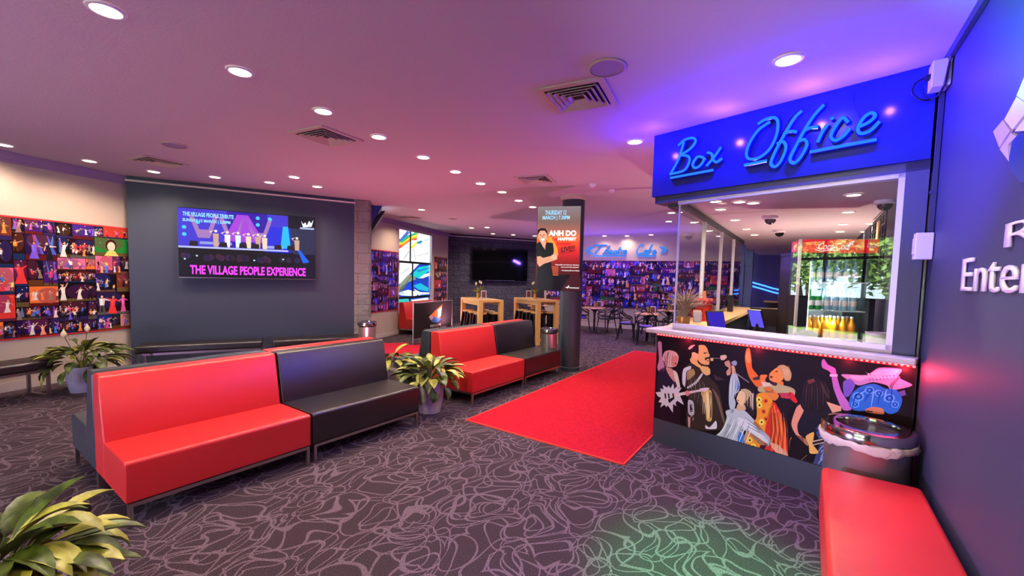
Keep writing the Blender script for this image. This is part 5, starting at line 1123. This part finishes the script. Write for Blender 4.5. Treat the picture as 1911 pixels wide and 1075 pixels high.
cb_.tube(spline([(.52, 3.66, 2.89), fa(1735, 148, .05), fa(1712, 158, .05), fa(1704, 178, .05), fa(1722, 191, .05), fa(1745, 186, .04), (.585, 3.60, 2.80), (.60, 3.58, 2.93), (.60, 3.55, 3.0)], 6), .006, 8)
tag(cb_.build('power_cable', 'cable', smooth=True), 'looped black cable hanging from the white corner power box', 'cable')
cb_ = MB(); cb_.bar((.603, 3.735, 1.95), (.603, 3.735, 3.0), .022); cb_.bar((.606, 3.735, 2.985), (.606, -2, 2.985), .022, .05)
cdu = tag(cb_.build('conduit', 'navy'), 'dark cable conduit running down the corner beside the ticket office sign', 'conduit')
MB().box((.60, 3.735, 2.2), (.03, .03, .02)).build('clip', 'navy', cdu)
# ------------------------------------------------------------------ bar tables and stools
tu, tn = Vector((.5, .868, 0)), Vector((-.868, .5, 0))
def bar_table(C, label):
    L_, W_ = 1.30, .60; c = Vector((C[0], C[1], 0))+tn*L_/2+tu*W_/2
    t_ = thing('bar_table', label, 'table', c, math.atan2(tn.y, tn.x), 'bar tables')
    MB().span((-L_/2, -W_/2, 1.03), (L_/2, W_/2, 1.08)).build('table_top', 'wood', t_, bevel=.005)
    MB().span((-L_/2+.05, -W_/2+.02, .95), (L_/2-.05, -W_/2+.05, 1.029)).span((-L_/2+.05, W_/2-.05, .95), (L_/2-.05, W_/2-.02, 1.029)).build('apron', 'wood', t_)
    for sx in (-1, 1):
        for sy in (-1, 1): MB().box((sx*(L_/2-.05), sy*(W_/2-.05), .515), (.10, .10, 1.03)).build('leg', 'wood', t_, bevel=.004)
        MB().box((sx*(L_/2-.05), 0, .12), (.06, W_-.2, .06)).build('foot_rail', 'wood', t_)
    return t_, c
def make_stool(label, loc, rz, group):
    t_ = thing('bar_stool', label, 'stool', loc, rz, group)
    MB().lathe([(.145, .745), (.15, .755), (.15, .775), (.14, .782)], seg=28).build('seat', 'wood', t_, smooth=True)
    MB().span((-.11, -.11, .70), (.11, .11, .744)).build('seat_frame', 'dark', t_)
    for sx in (-1, 1):
        for sy in (-1, 1): MB().tube([(sx*.10, sy*.10, .74), (sx*.19, sy*.19, 0)], .026, 4, rs=[.045, .022]).build('leg', 'dark', t_)
    for sx, sy in ((1, 0), (-1, 0), (0, 1), (0, -1)): MB().bar((sx*.16-sy*.16, sy*.16-sx*.16, .28), (sx*.16+sy*.16, sy*.16+sx*.16, .28), .016).build('foot_rail', 'dark', t_)
    return t_
stool0 = None
T1, c1 = bar_table((-5.98, 7.22), 'tall light wood bar table on the left, farther from the portrait screen')
T2, c2 = bar_table((-5.22, 8.45), 'tall light wood bar table on the right, next to the portrait screen')
sidx = 0
for c, nm in ((c1, 'left'), (c2, 'right')):
    for side in (-1, 1):
        for k in range(3):
            loc = c+tn*(-.40+.40*k)+tu*side*.17; pos = ['nearest', 'middle', 'far'][k]
            if side > 0: loc = c+tn*(-.40+.40*k)+tu*.20
            lab = 'black wooden-seated stool under the %s bar table, %s on its %s side' % (nm, pos, 'left' if side < 0 else 'right')
            if stool0 is None: stool0 = make_stool(lab, loc, math.atan2(tn.y, tn.x), 'stools under the bar tables')
            else: dup(stool0, loc, math.atan2(tn.y, tn.x), lab)
def table_lily(label, loc, seed, r=.045, h=.12, sz=.26, fl=4):
    t_ = thing('table_plant', label, 'plant', loc); rnd = random.Random(seed)
    MB().lathe([(r*.8, 0), (r, h), (r*.9, h), (r*.88, h-.02)], seg=20, caps=False).build('pot', 'gold', t_, smooth=True); MB().cyl((0, 0, .003), (0, 0, h-.015), r*.74, r*.86, 16).build('soil', 'soil', t_)
    b = bmesh.new()
    for k in range(14): leaf(b, (0, 0, h-.03), k*2.4, sz*rnd.uniform(.7, 1.1), .03, math.radians(rnd.uniform(45, 85)), 1.0, .3)
    me = bpy.data.meshes.new('foliage'); b.to_mesh(me); b.free(); me.materials.append(M_['leaf_light']); o = bpy.data.objects.new('foliage', me); COL.objects.link(o); o.parent = t_
    for k in range(fl):
        a = k*1.7+seed; tp = Vector((math.cos(a)*.08, math.sin(a)*.08, h+sz*.75+.02*k)); f = MB().tube([(0, 0, h-.02), tp], .003, 5).build('flower_stem', 'leaf', t_); MB().lathe([(.003, -.02), (.024, .0), (.02, .03), (.002, .06)], tp, 8).build('flower', 'petal', f)
    return t_
def table_frame(label, loc, rz):
    t_ = thing('table_sign', label, 'table sign', loc, rz, 'table signs')
    MB().span((-.065, 0, 0), (.065, .012, .19)).build('frame', 'white', t_); MB().span((-.05, -.003, .02), (.05, .0, .17)).build('picture', mat('menu_print', rgb(120, 60, 80), .5, var=.6, bscale=60), t_); return t_
cam_rz = lambda p: math.atan2(p[0], -p[1])*0+math.atan2(p[1], p[0])-PI/2
for c, dx, dl, nm in ((c1, 883, 903, 'left'), (c2, 985, 966, 'right')):
    p = ray(dx, 557)*10.2; p2 = ray(dl, 557)*9.6
    kk = c+tn*.15; sp = (Vector((p.x, p.y, 0))).normalized()
    table_lily('white-flowered lily in a gold pot on the %s bar table' % nm, pz(dx, 551.5, 1.0805) if False else c+tn*(.22 if nm == 'left' else .05)+Vector((0, 0, 1.081)), 3 if nm == 'left' else 6)
    q_ = c+tn*(-.02 if nm == 'left' else .35)+tu*(.05 if nm == 'left' else -.02)
    table_frame('small white framed sign on the %s bar table' % nm, q_+Vector((0, 0, 1.081)), cam_rz(q_))
# ------------------------------------------------------------------ cafe tables and chairs
def cafe_table(loc, label, r=.33):
    t_ = thing('cafe_table', label, 'table', loc, 0, 'cafe tables')
    MB().lathe([(r-.006, .715), (r, .722), (r, .738), (r-.006, .745)], seg=40).build('table_top', 'tabletop', t_, smooth=True)
    MB().lathe([(.03, .02), (.03, .5), (.05, .62), (.16, .70), (.17, .714)], seg=24).build('column', 'dark', t_, smooth=True)
    MB().lathe([(.22, 0), (.22, .008), (.10, .02), (.03, .03)], seg=32).build('base', 'dark', t_, smooth=True); return t_
TA, TB, TC = pz(1213, 588, .745), pz(1105, 574, .745), pz(1238, 577, .745)
TB = Vector((-5.35, 12.0, 0)); TA = Vector((-3.42, 11.0, 0)); TC = Vector((-3.35, 12.75, 0))
cafe_table(TA, 'round cafe table nearest the ticket counter, with a small gold pot'); cafe_table(TB, 'round cafe table just right of the column, below the left of the cafe neon', .36)
cafe_table(TC, 'round cafe table against the photo wall behind the nearest one', .36)
cafe_table(Vector((-1.9, 12.0, 0)), 'round cafe table seen through the ticket office side glass'); cafe_table(Vector((-6.9, 11.2, 0)), 'round cafe table hidden behind the column, its edge showing left of it')
def make_chair(label, loc, rz, group, pad='dark'):
    t_ = thing('cafe_chair', label, 'chair', loc, rz, group)   # faces +y
    MB().lathe([(.19, .435), (.215, .445), (.215, .455), (.19, .462), (.05, .455)], seg=28).build('seat', pad, t_, smooth=True)
    for sx, sy in ((-1, 1), (1, 1)): MB().tube([(sx*.17, sy*.16, .45), (sx*.21, sy*.22, 0)], .013, 6, rs=[.016, .010]).build('leg', 'dark', t_)
    for sx in (-1, 1): MB().tube([(sx*.18, -.14, .62), (sx*.17, -.15, .45), (sx*.21, -.24, 0)], .013, 6, rs=[.013, .016, .010]).build('leg', 'dark', t_)
    def hoop(h0, h1, hm, wob, nm):
        P_ = []
        for k in range(17):
            a = PI*k/16; x = .235*math.cos(a); y = .12-.36*math.sin(a)**.8 if math.sin(a) > 0 else .12
            z = h0+(h1-h0)*math.sin(a)**hm+wob*math.sin(2*a)
            P_.append((x, y, z))
        P_ = [(.20, .13, .455)]+P_+[(-.20, .13, .455)]; return MB().tube(spline(P_, 2), .0105, 6).build(nm, 'dark', t_, smooth=True)
    hoop(.60, .84, 1.0, 0, 'back_hoop'); hoop(.58, .74, 1.6, .07, 'back_hoop'); hoop(.58, .70, 1.6, -.08, 'back_hoop')
    return t_
ch0 = None
spots = []
def around(c, angs, nm, grp, d=.52, wh=None):
    global ch0
    for i, a in enumerate(angs):
        a_ = math.radians(a); loc = Vector((c[0]+d*math.cos(a_), c[1]+d*math.sin(a_), 0)); rz = a_+PI/2
        lab = 'black looped-back cafe chair %s' % (wh[i] if wh else nm); pad = 'dark'
        if ch0 is None: ch0 = make_chair(lab, loc, rz, grp)
        else: dup(ch0, loc, rz, lab, grp)
G_ = 'looped-back cafe chairs'
around(TA, (195, 120, 285, 20), '', G_, wh=['left of the nearest cafe table, closest to the camera', 'behind and left of the nearest cafe table', 'in front of the nearest cafe table, partly behind the counter end', 'right of the nearest cafe table'])
around(TB, (250, 330, 20, 75, 160), '', G_, .6, wh=['in front of the table beside the column', 'at the right front of the table beside the column', 'right of the table beside the column', 'behind the table beside the column', 'left of the table beside the column, behind the portrait screen'])
around(TC, (200, 270, 330), '', G_, wh=['left of the wall-side table', 'in front of the wall-side table', 'right of the wall-side table'])
around(Vector((-1.9, 12.0, 0)), (180, 250, 0), '', G_, wh=['left of the table seen through the side glass', 'in front of the table seen through the side glass', 'right of the table seen through the side glass'])
around(Vector((-6.9, 11.2, 0)), (300, 240), '', G_, wh=['standing left of the column beside the bar table end', 'farther left behind the right bar table'])
for c_, nm in ((TA, 'nearest cafe table'), (TC, 'wall-side cafe table'), (TB, 'cafe table beside the column'), (Vector((-1.9, 12.0, 0)), 'cafe table seen through the side glass')):
    table_lily('small gold pot of green leaves on the '+nm, Vector((c_[0]+.02, c_[1], .746)), 2, .04, .11, .13, 0)
    table_frame('small white card holder on the '+nm, Vector((c_[0]+.11, c_[1]+.08, .746)), .3)
# violet pads on some chairs
for k, ch in enumerate([o for o in COL.objects if o.name.startswith('cafe_chair')]):
    if k in (0, 2, 4, 8): 
        m_o = MB().lathe([(.18, .463), (.195, .47), (.18, .482), (.03, .484)], seg=24).build('seat_pad', 'purpleseat', ch, smooth=True)
